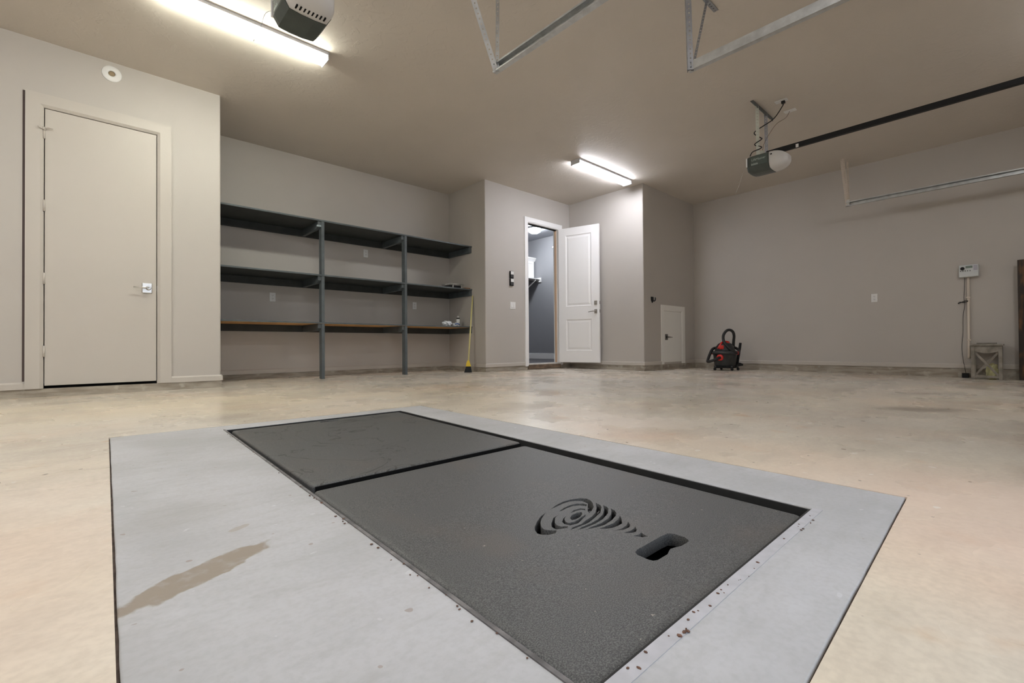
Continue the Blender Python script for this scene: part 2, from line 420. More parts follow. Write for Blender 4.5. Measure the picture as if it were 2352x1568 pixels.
# the grey patch: outer edge pulled in to leave the dark joint, with the pit cut out of it
pit = [(.468, .370), (1.450, .378), (1.563, 2.812), (.533, 2.800)]
def shrink(q, d):
    cx = sum(p[0] for p in q) / len(q); cy = sum(p[1] for p in q) / len(q)
    return [(x + (d if x < cx else -d), y + (d if y < cy else -d)) for x, y in q]
so = shrink([D, Cc, B, A], .0042)
def seg_pts(q, n, wob):
    out = []
    for i in range(4):
        a, b = q[i], q[(i + 1) % 4]
        for k in range(n):
            t = k / n; j = 0 if k == 0 else wob
            out.append((a[0] + (b[0] - a[0]) * t + random.uniform(-j, j), a[1] + (b[1] - a[1]) * t + random.uniform(-j, j)))
    return out
slab = flat_cut('floor', seg_pts(so, 40, .0008), [seg_pts(pit, 48, .0014)], fz, .10, .003, M_SLAB, None)
tag(slab, 'pale grey concrete patch cut into the floor around the black hatch lids, with a brown stain', 'concrete patch', kind='structure')
bm = nb(); bm.faces.new([bm.verts.new((x, y, fz(x, y) - .007)) for x, y in shrink([D, Cc, B, A], -.02)])
bmesh.ops.delete(bm, geom=list(bm.faces), context='FACES_ONLY')
vs = list(bm.verts); vi = [bm.verts.new((x, y, fz(x, y) - .007)) for x, y in shrink([D, Cc, B, A], .03)]
for i in range(4): bm.faces.new((vs[i], vs[(i + 1) % 4], vi[(i + 1) % 4], vi[i]))
struct('trim_1', bm, M_DUST, 'dark dirt lying in the joint around the grey concrete patch', 'joint')

lip = [(.50, .3725), (1.449, .3785), (1.452, .356), (.47, .348)]
bm = nb(); prism(bm, lip, -.004, .0012)
for v_ in bm.verts: v_.co.z += fz(v_.co.x, v_.co.y)
sub('edge_lip', bm, mat('chipped_lilac_grey_edge', (.455, .455, .485), .65, col2=(.40, .398, .42), vscale=30), slab)
bm = nb()
for k in range(70):
    if k < 40: q = random.random(); x, y = .463 + .066 * q + random.uniform(-.012, .001), .40 + 2.35 * q
    else: x, y = random.uniform(.50, 1.42), .362 + random.uniform(-.012, .006)
    r = random.uniform(.0008, .0028); v0 = len(bm.verts)
    bmesh.ops.create_icosphere(bm, subdivisions=1, radius=r, matrix=Matrix.Translation((x, y, fz(x, y) + .0012 + r * .3)) @ Matrix.Diagonal((random.uniform(.8, 2), random.uniform(.8, 2), .6, 1)))
tag(obj('grit', bm, mat('rusty_grit', (.17, .09, .06), .9, var=.5, vscale=200)), 'rusty brown grit scattered along the edges of the hatch opening', 'grit', kind='stuff')

# ceiling
bm = nb(); box(bm, -3.4, 8.7, -1.6, 8.6, H, H + .12)
struct('ceiling', bm, M_CEIL, 'brown taupe painted garage ceiling with a lightly trowelled texture', 'ceiling')
# walls
R = .016
DX0, DX1, DZ = -.262, .508, 2.478
bm = nb()
box(bm, -3.3, DX0 - .02, YC, YC + .12, KC, H); box(bm, DX0 - .02, DX1 + .02, YC, YC + .12, DZ + .02, H)
prism(bm, rounded([(DX1 + .02, YC), (X1, YC), (X1, YA), (X1 - .12, YA), (X1 - .12, YC + .12), (DX1 + .02, YC + .12)], [1], R), KC, H)
struct('wall_closet', bm, M_WALL, 'taupe wall around the flat closet door at the left', 'wall')
bm = nb(); box(bm, -3.3, X2 + .12, YA, YA + .12, KC, H)
struct('wall_alcove', bm, M_WALL, 'taupe back wall of the alcove behind the grey shelves', 'wall')
EX0, EX1, EZ = 5.585, 6.362, 2.535
bm = nb()
prism(bm, rounded([(X2, YA), (X2, YD), (EX0 - .02, YD), (EX0 - .02, YD + .12), (X2 + .12, YD + .12), (X2 + .12, YA)], [1], R), KC, H)
box(bm, EX0 - .02, EX1 + .02, YD, YD + .12, EZ + .02, H); box(bm, EX1 + .02, XW + .12, YD, YD + .12, KC, H)
struct('wall_entry', bm, M_WALL, 'taupe wall with the white house door, and the alcove side wall the broom leans on', 'wall')
bm = nb()
prism(bm, rounded([(X4, YD), (X4, Y6), (XW, Y6), (XW, Y6 + .12), (X4 + .12, Y6 + .12), (X4 + .12, YD)], [1], R), KC, H)
struct('wall_utility', bm, M_WALL, 'taupe boxed-out wall behind the open white door, with the little cream hatch door', 'wall')
bm = nb(); box(bm, XW, XW + .12, -1.5, Y6 + .12, KC, H)
struct('wall_right', bm, M_WALL, 'long taupe right wall behind the vacuum and the controller box', 'wall')
bm = nb(); box(bm, -3.4, -3.28, -.47, YA + .12, -.1, H)
struct('wall_left', bm, M_WALL, 'taupe end wall of the left garage bay', 'wall')
bm = nb()
box(bm, -3.4, -.25, -.47, -.35, -.1, H); box(bm, 2.2, 2.87, -.47, -.35, -.1, H); box(bm, -.25, 2.2, -.47, -.35, 2.18, H)
box(bm, 2.75, 2.87, -1.42, -.35, -.1, H); box(bm, 2.75, XW + .12, -1.42, -1.3, -.1, H)
struct('wall_front', bm, M_WALL, 'taupe front wall with the open single garage doorway', 'wall')
# laundry room behind the house door
bm = nb(); box(bm, 8.17, 8.29, YD + .12, 8.5, .05, H)
struct('wall_laundry_right', bm, M_LGREY, 'blue-grey right wall of the laundry room beyond the open door', 'wall')
bm = nb(); box(bm, X2, 8.29, 8.38, 8.5, .05, H)
struct('wall_laundry_back', bm, M_LGREY, 'blue-grey back wall of the laundry room behind the white cabinet', 'wall')
bm = nb(); box(bm, X2, X2 + .12, YA + .12, 8.5, .05, H)
struct('wall_laundry_left', bm, M_LGREY, 'blue-grey left wall of the laundry room', 'wall')
bm = nb(); box(bm, X2 + .12, 8.17, YD + .12, 8.38, H - .02, H)
struct('ceiling', bm, M_LCEIL, 'grey ceiling of the laundry room around the dome light', 'ceiling')
bm = nb(); box(bm, X2 + .12, 8.17, YD + .125, 8.38, .04, .10)
struct('floor', bm, M_DARKF, 'dark floor of the laundry room beyond the open door', 'floor')
bm = nb(); box(bm, 8.155, 8.17, YD + .13, 8.38, .10, .235, .004)
struct('baseboard_laundry', bm, M_WHITE, 'white baseboard seen through the open house door', 'baseboard')

# raw concrete curb under the walls
def curb(name, pts, label):                # pts: face line, wall body lies to its left
    bm = nb()
    for (x0, y0, x1, y1) in pts: box(bm, x0, x1, y0, y1, -.09, KC)
    struct(name, bm, M_CURB, label, 'curb')
e = .004
curb('trim_2', [(-3.3, YC - e, X1 + e, YC + .12), (X1 - .12, YC + .12, X1 + e, YA)], 'raw concrete curb under the closet wall')
curb('trim_3', [(X1 - .1, YA - e, X2 + .1, YA + .12)], 'raw concrete curb under the shelves alcove')
curb('trim_4', [(X2 - e, YD - e, X2 + .12, YA), (X2 + .12, YD - e, XW + .1, YD + .12)], 'raw concrete curb below the house door wall')
curb('trim_5', [(X4 - e, Y6 - e, X4 + .12, YD - e), (X4 + .12, Y6 - e, XW - e, Y6 + .12)], 'raw concrete curb below the little cream door')
curb('trim_6', [(XW - e, -1.3, XW + .12, Y6)], 'raw concrete curb along the right wall')
# painted baseboards with a sloped top edge
def bboard(name, runs, label, h=.060, t=.014):
    bm = nb()
    for (a, b, nrm) in runs:               # from a to b along the wall, nrm towards the room
        a, b, nv = Vector((*a, 0)), Vector((*b, 0)), Vector((*nrm, 0))
        prof = [(0, KC), (t, KC), (t, KC + h * .78), (t * .35, KC + h), (0, KC + h)]
        r0_ = [bm.verts.new(a + nv * s + Vector((0, 0, z))) for s, z in prof]; r1_ = [bm.verts.new(b + nv * s + Vector((0, 0, z))) for s, z in prof]
        fs = [bm.faces.new((r0_[k], r0_[(k + 1) % 5], r1_[(k + 1) % 5], r1_[k])) for k in range(5)]
        fs += [bm.faces.new(r0_[::-1]), bm.faces.new(r1_)]
        bmesh.ops.recalc_face_normals(bm, faces=fs)
    struct(name, bm, M_TRIMW, label, 'baseboard')
bboard('baseboard_closet', [((-3.28, YC), (-.372, YC), (0, -1)), ((.617, YC), (X1, YC), (0, -1)), ((X1, YC - .014), (X1, YA), (1, 0))], 'taupe baseboard on both sides of the closet door')
bboard('baseboard_alcove', [((X1, YA), (X2, YA), (0, -1))], 'taupe baseboard under the shelves')
bboard('baseboard_entry', [((X2, YA), (X2, YD - .014), (-1, 0)), ((X2, YD), (5.497, YD), (0, -1)), ((6.455, YD), (X4, YD), (0, -1))], 'taupe baseboard beside the house door')
bboard('baseboard_utility', [((X4, YD), (X4, Y6 - .014), (-1, 0)), ((X4, Y6), (7.205, Y6), (0, -1)), ((8.02, Y6), (XW, Y6), (0, -1))], 'taupe baseboard around the boxed-out corner')
bboard('baseboard_right', [((XW, Y6), (XW, -1.3), (-1, 0))], 'taupe baseboard along the right wall')

# ============================================================ CLOSET DOOR (left)
d1 = thing('door_1', 'flat taupe closet door with a square nickel lever handle, at the left of the picture', 'door', (.12, YC, KC), kind='structure')
CT = .022
bm = nb()
def casing(bm, x0, x1, zt, wl, wr, wt, y, t, zb):
    # side legs and head with a small bevelled inner edge
    prism(bm, [(x0 - wl, y), (x0 - wl, y - t), (x0 - .022, y - t), (x0, y - .006), (x0, y)], zb, zt + wt)
    prism(bm, [(x1 + wr, y), (x1 + wr, y - t), (x1 + .022, y - t), (x1, y - .006), (x1, y)], zb, zt + wt)
    prism(bm, [(y, zt + wt), (y - t, zt + wt), (y - t, zt + .022), (y - .006, zt), (y, zt)], x0 - .0221, x1 + .0221, 'x')
casing(bm, DX0, DX1, DZ, .110, .110, .112, YC, CT, KC + .002)
obj('casing', bm, M_TRIMW, d1)
bm = nb(); box(bm, DX0 - .02, DX0, YC, YC + .118, KC, DZ + .02); box(bm, DX1, DX1 + .02, YC, YC + .118, KC, DZ + .02); box(bm, DX0, DX1, YC, YC + .118, DZ, DZ + .02)
obj('jamb', bm, M_TRIMW, d1)
leaf = obj('leaf', box(nb(), DX0 + .006, DX1 - .006, YC - .004, YC + .040, .108, DZ - .006, .002), M_TRIMW, d1)
bm = nb(); box(bm, DX0, DX1, YC + .06, YC + .075, KC, .125)
obj('sill_gap', bm, M_SLOT, d1)
obj('side_strip', box(nb(), -.388, -.3725, YC - .0012, YC, .150, 2.588), mat('dark_brown_strip', (.10, .075, .07), .9), d1)  # thin dark brown strip along the casing's left edge
for z in (2.26, 1.64, 1.02, .40):
    bm = nb(); lathe(bm, [(.0075, z - .048), (.0075, z + .048)], (DX0 + .002, YC - .009, 0), 10); box(bm, DX0 - .012, DX0 + .012, YC - .006, YC + .001, z - .048, z + .048)
    obj('hinge', bm, M_TRIMW, d1)
bm = nb(); tube(bm, smooth_path([(DX0 - .035, YC - .040, 2.300), (DX0 - .02, YC - .032, 2.292), (DX0, YC - .016, 2.296), (DX0 + .03, YC - .03, 2.305), (DX0 + .055, YC - .034, 2.302)]), .005, 8)
lathe(bm, [(.009, 2.285), (.009, 2.31)], (DX0 + .002, YC - .012, 0), 10)
obj('door_stop', bm, M_TRIMW, d1)
h = obj('door_handle', box(nb(), .393, .469, YC - .016, YC - .004, .944, 1.040, .006, 3), M_NICKEL, leaf)
bm = nb(); lathe(bm, [(.014, -.058), (.017, -.03), (.022, -.016)], (.441, YC, .991), 16, 'y'); tube(bm, [(.446, YC - .054, .991), (.40, YC - .056, .992), (.328, YC - .052, .992)], [.0075, .0062, .0055], 10)
sub('lever', bm, M_NICKEL, h)
obj('latch_plate', box(nb(), DX1 - .004, DX1 + .002, YC - .006, YC + .01, .965, 1.02), M_DNICK, d1)

# round white vent above the closet door
v = thing('wall_vent', 'round white recessed vent high on the wall above the closet door', 'vent', (.176, YC, 2.94))
bm = nb(); lathe(bm, [(.072, 0), (.072, -.004), (.066, -.010), (.036, -.016), (.026, -.013), (.024, -.004), (.024, 0)], (.176, YC, 2.94), 40, 'y')
obj('rosette', bm, M_WPL, v)
bm = nb(); lathe(bm, [(.0235, -.001), (.0235, -.006), (.012, -.012)], (.176, YC, 2.94), 20, 'y')
obj('nozzle', bm, mat('aged_brass', (.34, .26, .16), .5, .3), v)

# ============================================================ SHELVES IN THE ALCOVE
YF = 5.985
sh = thing('shelving_unit', 'long slate-grey built-in wooden shelves with two posts filling the alcove', 'shelves', (2.8, 6.31, 0))
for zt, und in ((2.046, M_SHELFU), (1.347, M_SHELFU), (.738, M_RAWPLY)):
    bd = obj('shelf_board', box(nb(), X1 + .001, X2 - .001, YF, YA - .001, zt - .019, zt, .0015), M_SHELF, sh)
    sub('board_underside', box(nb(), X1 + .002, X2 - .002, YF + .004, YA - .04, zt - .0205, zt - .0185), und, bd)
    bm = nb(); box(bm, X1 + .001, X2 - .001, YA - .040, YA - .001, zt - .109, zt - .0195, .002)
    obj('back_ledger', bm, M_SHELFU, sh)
    bm = nb(); box(bm, X2 - .040, X2 - .001, YF + .012, YA - .041, zt - .109, zt - .0206, .002)
    obj('side_cleat', bm, M_SHELF, sh)
    for px in (2.237, 3.427):
        bm = nb(); prism(bm, [(YF + .02, zt - .0206), (YA - .041, zt - .0206), (YA - .041, zt - .109), (YF + .075, zt - .109), (YF + .02, zt - .075)], px - .060, px - .0195, 'x')
        obj('cross_cleat', bm, M_SHELF, sh)
segs = [(0, .718), (.7385, 1.327), (1.3475, 2.026)]
for px in (2.237, 3.427):
    bm = nb()
    for a, b in segs:
        box(bm, px - .019, px + .019, YF + .004, YF + .093, a if a else fz(px, YF) - .002, b, .003)
    obj('post', bm, M_SHELF, sh)
bm = nb(); box(bm, 2.165, 2.218, YF + .01, YF + .035, 1.955, 1.978, .003)
obj('clip', bm, mat('blue_grey_tape', (.30, .36, .38), .5), sh)

# ============================================================ WALL PLATES
def outlet(name, label, loc, rz, group=None, usb=False):
    t = thing(name, label, 'outlet', loc, rz, group)             # local: x across, -y out of the wall
    obj('cover_plate', box(nb(), -.036, .036, -.007, 0, -.059, .059, .004, 2), M_WPL, t)
    for dz in (-.021, .021):
        r = obj('receptacle', box(nb(), -.017, .017, -.0095, -.006, dz - .0145, dz + .0145, .004, 2), M_WPL, t)
        bm = nb(); box(bm, -.0075, -.0050, -.0102, -.009, dz - .002, dz + .0075); box(bm, .0050, .0075, -.0102, -.009, dz - .002, dz + .0075); lathe(bm, [(.0026, -.0102), (.0026, -.009)], (0, 0, dz - .0085), 8, 'y')
        sub('slots', bm, M_SLOT, r)
    return t
GRP = 'white outlets in the shelves alcove'
o1 = outlet('wall_outlet', 'white outlet on the alcove wall between the top and middle shelves', (3.115, YA, 1.829), 0, GRP)
dup(o1, (1.817, YA, 1.085), 'white outlet below the middle shelf, in the left bay of the shelves', GRP)
dup(o1, (3.949, YA, 1.084), 'white outlet below the middle shelf, just right of the right-hand post', GRP)
dup(o1, (XW, 1.384, 1.074), 'single white outlet in the middle of the long right wall', 'outlets on the right wall', -PI / 2)
# double rocker switch
t = thing('light_switch', 'white double rocker switch beside the house door', 'switch', (5.220, YD, 1.087), 0)
obj('cover_plate', box(nb(), -.060, .060, -.007, 0, -.060, .060, .004, 2), M_WPL, t)
for dx in (-.024, .024):
    bm = nb(); prism(bm, [(-.006, -.033), (-.014, -.031), (-.008, .033), (-.006, .033)], dx - .016, dx + .016, 'x'); obj('rocker', bm, M_WPL, t)
# two black and white door control panels stacked
def control(label, z):
    t = thing('door_control_panel', label, 'wall control', (5.185, YD, z), 0, 'garage door wall controls')
    obj('housing', box(nb(), -.038, .038, -.030, 0, -.060, .060, .006, 2), M_BLACK, t)
    obj('push_button', box(nb(), -.030, .034, -.035, -.029, .002, .054, .004, 2), M_WPL, t)
    bm = nb()
    for z_ in (-.012, -.020): box(bm, -.024, -.004, -.0315, -.0295, z_ - .002, z_ + .002); box(bm, .004, .022, -.0315, -.0295, z_ - .002, z_ + .002)
    for dx in (-.014, .014): lathe(bm, [(.007, -.032), (.007, -.029)], (dx, 0, -.036), 12, 'y')
    obj('small_buttons', bm, mat('grey_buttons', (.16, .16, .17), .5), t); return t
control('upper of two black wall controls with a white button, left of the house door', 1.594)
control('lower of two black wall controls with a white button, left of the house door', 1.471)

# ============================================================ HOUSE DOOR
d2 = thing('door_2', 'open white two-panel house door swung into the garage, with nickel lever and deadbolt', 'door', (EX0, YD, KC), kind='structure')
bm = nb(); casing(bm, EX0 + .002, EX1 - .002, EZ - .002, .090, .090, .090, YD, .020, KC - .012)
obj('casing', bm, M_WHITE, d2)
bm = nb(); box(bm, EX0 - .02, EX0, YD, YD + .118, .10, EZ + .02); box(bm, EX0, EX1, YD, YD + .118, EZ, EZ + .02); box(bm, EX1, EX1 + .02, YD, YD + .118, .10, EZ + .02)
box(bm, EX0, EX0 + .012, YD + .045, YD + .08, .10, EZ)
obj('jamb', bm, M_WHITE, d2)
obj('weather_strip', box(nb(), EX1 - .012, EX1, YD + .045, YD + .085, .115, EZ - .005), M_PEACH, d2)
obj('head_gap', box(nb(), EX0 + .012, EX1, YD + .045, YD + .08, EZ - .012, EZ), M_SLOT, d2)
obj('sill', box(nb(), EX0, EX1, YD - .015, YD + .125, .090, .112, .003), M_SILL, d2)
obj('step_board', box(nb(), EX0 - .03, EX1 + .03, YD - .020, YD - .001, .020, .089, .004), M_STEPW, d2)
# the leaf is built closed in its own frame (x from the hinge, y thickness) and turned about the hinge
HX, HY = EX1 - .006, YD - .026
ang = math.atan2(4.862 - HY, 6.575 - HX)
LW, LT, LZ0, LZ1 = .770, .044, .118, 2.530
rot = Matrix.Translation((HX, HY, 0)) @ Matrix.Rotation(ang, 4, 'Z')
def leaf_face(bm, y, s):
    """front or back of a two-panel door: flat stiles and rails, sunk bevelled panels"""
    zs = [LZ0, LZ1 - 2.21, LZ1 - 1.64, LZ1 - 1.42, LZ1 - .13, LZ1]
    xs = [0, .135, .635, LW]
    for i in range(3):
        for j in range(5):
            if i == 1 and j in (1, 3):
                rings = []
                for ins, dep in ((0, 0), (.004, -.003), (.020, .009), (.034, .009), (.060, .003)):
                    rings.append([bm.verts.new((x, y + s * dep, z)) for x, z in ((xs[1] + ins, zs[j] + ins), (xs[2] - ins, zs[j] + ins), (xs[2] - ins, zs[j + 1] - ins), (xs[1] + ins, zs[j + 1] - ins))])
                for a, b in zip(rings, rings[1:]):
                    for k in range(4): bm.faces.new((a[k], a[(k + 1) % 4], b[(k + 1) % 4], b[k]))
                bm.faces.new(rings[-1])
            else:
                bm.faces.new([bm.verts.new((x, y, z)) for x, z in ((xs[i], zs[j]), (xs[i + 1], zs[j]), (xs[i + 1], zs[j + 1]), (xs[i], zs[j + 1]))])
bm = nb(); leaf_face(bm, -LT / 2, 1); leaf_face(bm, LT / 2, -1)
for q in (((0, -1), (0, 1)), ((LW, -1), (LW, 1))):
    x = q[0][0]; bm.faces.new([bm.verts.new(p) for p in ((x, -LT / 2, LZ0), (x, LT / 2, LZ0), (x, LT / 2, LZ1), (x, -LT / 2, LZ1))])
for z in (LZ0, LZ1): bm.faces.new([bm.verts.new(p) for p in ((0, -LT / 2, z), (LW, -LT / 2, z), (LW, LT / 2, z), (0, LT / 2, z))])
bmesh.ops.remove_doubles(bm, verts=bm.verts, dist=.0005); bmesh.ops.recalc_face_normals(bm, faces=bm.faces)
bm.transform(rot); leaf2 = obj('leaf', bm, M_WHITE, d2)
def onleaf(bm): bm.transform(rot); return bm
LX = LW - .062
for y, s in ((-LT / 2, -1), (LT / 2, 1)):
    pass
def hardware(s):
    y = s * LT / 2
    bm = nb(); box(bm, LX - .026, LX + .026, y, y + s * .012, .975, 1.045, .004, 2)
    hd = sub('door_handle', onleaf(bm), M_NICK2, leaf2)
    bm = nb(); lathe(bm, [(.012, y + s * .055), (.014, y + s * .012)], (LX, 0, 1.012), 14, 'y'); tube(bm, [(LX + .004, y + s * .052, 1.012), (LX - .05, y + s * .055, 1.010), (LX - .118, y + s * .050, 1.000)], [.009, .008, .006], 10)
    sub('lever', onleaf(bm), M_NICK2, leaf2)
    bm = nb(); box(bm, LX - .026, LX + .026, y, y + s * .014, 1.125, 1.195, .004, 2)
    box(bm, LX - .004, LX + .004, y + s * .012, y + s * .030, 1.145, 1.175, .002)
    sub('deadbolt', onleaf(bm), M_NICK2, leaf2)
hardware(-1); hardware(1)
for z in (1.012, 1.16):
    bm = nb(); box(bm, LW - .001, LW + .0015, -.012, .012, z - .028, z + .028); sub('edge_plate', onleaf(bm), M_DNICK, leaf2)
for z in (.36, 1.32, 2.29):
    bm = nb(); lathe(bm, [(.008, z - .05), (.008, z + .05)], (EX1 - .001, YD - .026, 0), 10); obj('hinge', bm, M_DNICK, d2)

# laundry room things
t = thing('ceiling_light', 'glowing round dome light on the laundry room ceiling', 'ceiling light', (7.33, 7.2, H - .02))
bm = nb(); lathe(bm, [(.165, H - .02), (.165, H - .045), (.15, H - .05)], (7.33, 7.2, 0), 32); obj('rim', bm, M_LAMPB, t)
bm = nb(); lathe(bm, [(.148, H - .046), (.145, H - .075), (.125, H - .108), (.085, H - .132), (.03, H - .142)], (7.33, 7.2, 0), 32); obj('glass_dome', bm, M_DOME, t)
cb = thing('wall_cabinet', 'white wall cabinet with crown moulding in the laundry room', 'cabinet', (7.6, 8.2, 2.05))
CX0, CX1, CY = 7.05, 8.135, 8.03
obj('body', box(nb(), CX0, CX1, CY, 8.378, 2.085, 2.50), M_WHITE, cb)
bm = nb(); prism(bm, [(CY, 2.49), (CY - .012, 2.49), (CY - .055, 2.555), (CY - .055, 2.575), (CY, 2.575)], CX0 - .02, CX1 + .03, 'x'); box(bm, CX0, CX1 + .03, CY, 8.378, 2.501, 2.575)
obj('crown_moulding', bm, M_WHITE, cb)
for x0, x1 in ((CX0 + .01, 7.585), (7.595, CX1 - .012)):
    bm = nb()
    rings = []
    for ins, dep in ((0, 0), (.0, -.019), (.055, -.019), (.062, -.010), (x1 - x0, -.010)):
        ins2 = min(ins, .08)
        rings.append([bm.verts.new((x, CY + dep, z)) for x, z in ((x0 + ins2, 2.095 + ins2), (x1 - ins2, 2.095 + ins2), (x1 - ins2, 2.485 - ins2), (x0 + ins2, 2.485 - ins2))])
    for a, b in zip(rings, rings[1:]):
        for k in range(4): bm.faces.new((a[k], a[(k + 1) % 4], b[(k + 1) % 4], b[k]))
    bm.faces.new(rings[-1]); bm.faces.new(rings[0][::-1]); bmesh.ops.recalc_face_normals(bm, faces=bm.faces)
    obj('door', bm, M_WHITE, cb)
ws = thing('wall_shelf', 'white shelf and hanging rod on a diagonal bracket under the laundry cabinet', 'shelf', (7.6, 8.1, 1.98))
obj('board', box(nb(), 7.0, 8.168, 7.84, 8.378, 2.030, 2.052, .003), M_WHITE, ws)
bm = nb(); box(bm, 8.145, 8.169, 7.80, 7.95, 1.965, 2.075, .006); obj('end_block', bm, M_WHITE, ws)
bm = nb(); tube(bm, [(7.0, 7.92, 1.985), (8.15, 7.92, 1.985)], .016, 12); obj('rod', bm, M_DNICK, ws)
bm = nb(); tube(bm, [(8.02, 7.86, 2.01), (7.98, 8.10, 1.83), (7.95, 8.375, 1.62)], .016, 8); tube(bm, [(8.02, 7.86, 2.02), (7.99, 8.37, 2.02)], .014, 8); obj('bracket', bm, M_WHITE, ws)
t = thing('wall_hook', 'small white bracket high on the laundry wall at the right jamb of the open door', 'hook', (8.17, 7.33, 2.73))
bm = nb(); box(bm, 8.157, 8.17, 7.28, 7.38, 2.70, 2.76, .004); box(bm, 8.06, 8.158, 7.315, 7.345, 2.715, 2.745, .005); obj('arm', bm, M_WHITE, t)

# ============================================================ LITTLE CREAM DOOR AND HOOK
d3 = thing('door_3', 'low cream hatch door with a dark lever handle, beside the inside corner', 'door', (7.61, Y6, KC), kind='structure')
bm = nb(); casing(bm, 7.300, 7.912, 1.003, .095, .106, .098, Y6, .018, KC + .002); obj('casing', bm, M_CREAM, d3)
lf = obj('leaf', box(nb(), 7.304, 7.908, Y6 - .005, Y6 - .0003, .118, .998, .001), M_CREAM, d3)
bm = nb(); box(bm, 7.33, 7.415, Y6 - .014, Y6 - .005, .500, .602, .004, 2); hd = sub('door_handle', bm, M_DNICK, lf)
bm = nb(); lathe(bm, [(.012, -.055), (.015, -.014)], (7.376, Y6, .55), 12, 'y'); tube(bm, [(7.372, Y6 - .052, .55), (7.43, Y6 - .054, .55), (7.50, Y6 - .050, .547)], [.010, .008, .006], 10); sub('lever', bm, M_DNICK, hd)
t = thing('wall_hook', 'small black coat hook on the dark wall above the little cream door', 'hook', (6.924, Y6, 1.175))
bm = nb(); prism(bm, [(6.895, 1.215), (6.955, 1.215), (6.958, 1.165), (6.925, 1.115), (6.897, 1.160)], Y6 - .016, Y6, 'y'); obj('back_plate', bm, M_BLACK, t)
bm = nb(); tube(bm, smooth_path([(6.930, Y6 - .012, 1.15), (6.934, Y6 - .045, 1.145), (6.94, Y6 - .058, 1.175), (6.944, Y6 - .05, 1.20)]), .010, 8); obj('prong', bm, M_BLACK, t)

# ============================================================ CEILING FIXTURES
def fixture(label, x0, x1, yc, m):
    t = thing('ceiling_light', label, 'ceiling light', ((x0 + x1) / 2, yc, H), None, 'strip lights on the garage ceiling')
    obj('base_pan', box(nb(), x0 + .0095, x1 - .0095, yc - .079, yc + .079, H - .026, H), M_LAMPB, t)
    bm = nb(); prism(bm, [(yc - .066, H - .0265), (yc - .068, H - .048), (yc - .055, H - .066), (yc + .055, H - .066), (yc + .068, H - .048), (yc + .066, H - .0265)], x0 + .008, x1 - .008, 'x')
    obj('diffuser', bm, m, t)
    for a, b in ((x0, x0 + .009), (x1 - .009, x1)):
        obj('end_cap', box(nb(), a, b, yc - .0795, yc + .0795, H - .069, H, .003), M_LAMPB, t)
fixture('long lit strip light on the ceiling at the upper left', .34, 1.60, 4.205, M_DIFF_L)
fixture('lit strip light on the ceiling above the house door', 5.10, 6.40, 4.195, M_DIFF_R)

# strip lights added to brighten the room, unseen at left, overhead and right
def other(k): return mat('added_fill_diffuser', (.9, .9, .9), .3, emit=(LAMP_FILL[0], LAMP_FILL[1] * k))
fixture('added fill strip light on the ceiling of the left bay, outside the picture', -2.90, -.80, 2.3, other(64))
fixture('added fill strip light on the ceiling over the hatch, above the picture', .34, 1.60, .45, other(50))
fixture('added fill strip light on the ceiling by the wide garage door, right of the picture', 5.0, 6.25, -.75, other(36))

# ============================================================ GARAGE DOOR TRACKS
def track(label, x, yend, yw, z, s, hangers, stiff=True):
    """s = +1: open side towards +x.  horizontal run, quarter curve, vertical run"""
    t = thing('door_track', label, 'garage door track', (x, yend, z), None, 'garage door tracks under the ceiling')
    Rr = .32; path = [(x, yend, z), (x, (yend + yw) / 2, z)] + [(x, yw + .1 + Rr - Rr * math.sin(a * PI / 20), z - Rr + Rr * math.cos(a * PI / 20)) for a in range(0, 11)] + [(x, yw + .1, .06)]
    th = .0025; hh = .031; dd = .030
    prof = [(-s * .012, -hh), (-s * .012, hh), (s * dd, hh), (s * dd, hh - .012), (s * (dd - th), hh - .012), (s * (dd - th), hh - th), (-s * (.012 - th), hh - th),
            (-s * (.012 - th), -hh + th), (s * (dd - .004), -hh + th), (s * (dd - .004), -hh + .010), (s * (dd - .004 + th), -hh + .010), (s * (dd - .004 + th), -hh)]
    bm = nb(); sweep(bm, prof, path, (1, 0, 0), (0, 0, 1)); obj('rail', bm, M_GALV, t)
    # stiffening angle bolted along the back and top of the horizontal run
    y0 = yend - .95; y1 = yw + .5
    if y0 > y1 and stiff:
        bm = nb(); box(bm, x - s * .012, x - s * .016, y1, y0, z - .012, z + .060); box(bm, x - s * .016, x + s * .030, y1, y0, z + .056, z + .060); obj('stiffening_angle', bm, M_GALVD, t)
    for (ax, ay), (bx, by, bz), wd, wid, mm, lshape in hangers:
        bm = nb(); a_ = (x + ax, yend - .03 + ay, z - .035); b_ = (x + bx, yend - .03 + by, bz)
        strap(bm, a_, b_, wd, wid)
        if lshape:
            wv = Vector(wd); tv = (Vector(b_) - Vector(a_)).normalized(); wv = (wv - tv * wv.dot(tv)).normalized(); nv = tv.cross(wv) * lshape
            o_ = wv * (-wid / 2) + nv * wid / 2
            strap(bm, Vector(a_) + o_, Vector(b_) + o_, nv, wid)
        obj('hanger_strap', bm, mm, t)
    bm = nb(); lathe(bm, [(.009, x - .022), (.009, x + .040)], (0, yend - .03, z), 8, 'x'); obj('bolt', bm, M_GALV, t)
    return t
tr1 = track('galvanised track left of centre, hung from the ceiling on a V of perforated straps', 2.20, 2.545, -.35, 2.43, -1,
      [((-.02, 0), (-.335, .0, 3.05), (.6, -.8, 0), .036, M_GALV, 1), ((-.02, -.01), (.0, .0, 3.05), (.68, -.73, 0), .026, M_GALV, 0)])
tr2 = track('galvanised track right of centre with its pale flat back facing the room', 3.225, 1.59, -1.3, 2.43, 1,
      [((-.02, 0), (-.03, .01, 3.05), (.6, -.8, 0), .036, M_GALVD, 1), ((.0, -.0), (.29, .02, 3.05), (.6, -.8, 0), .018, M_GALVD, 0)])
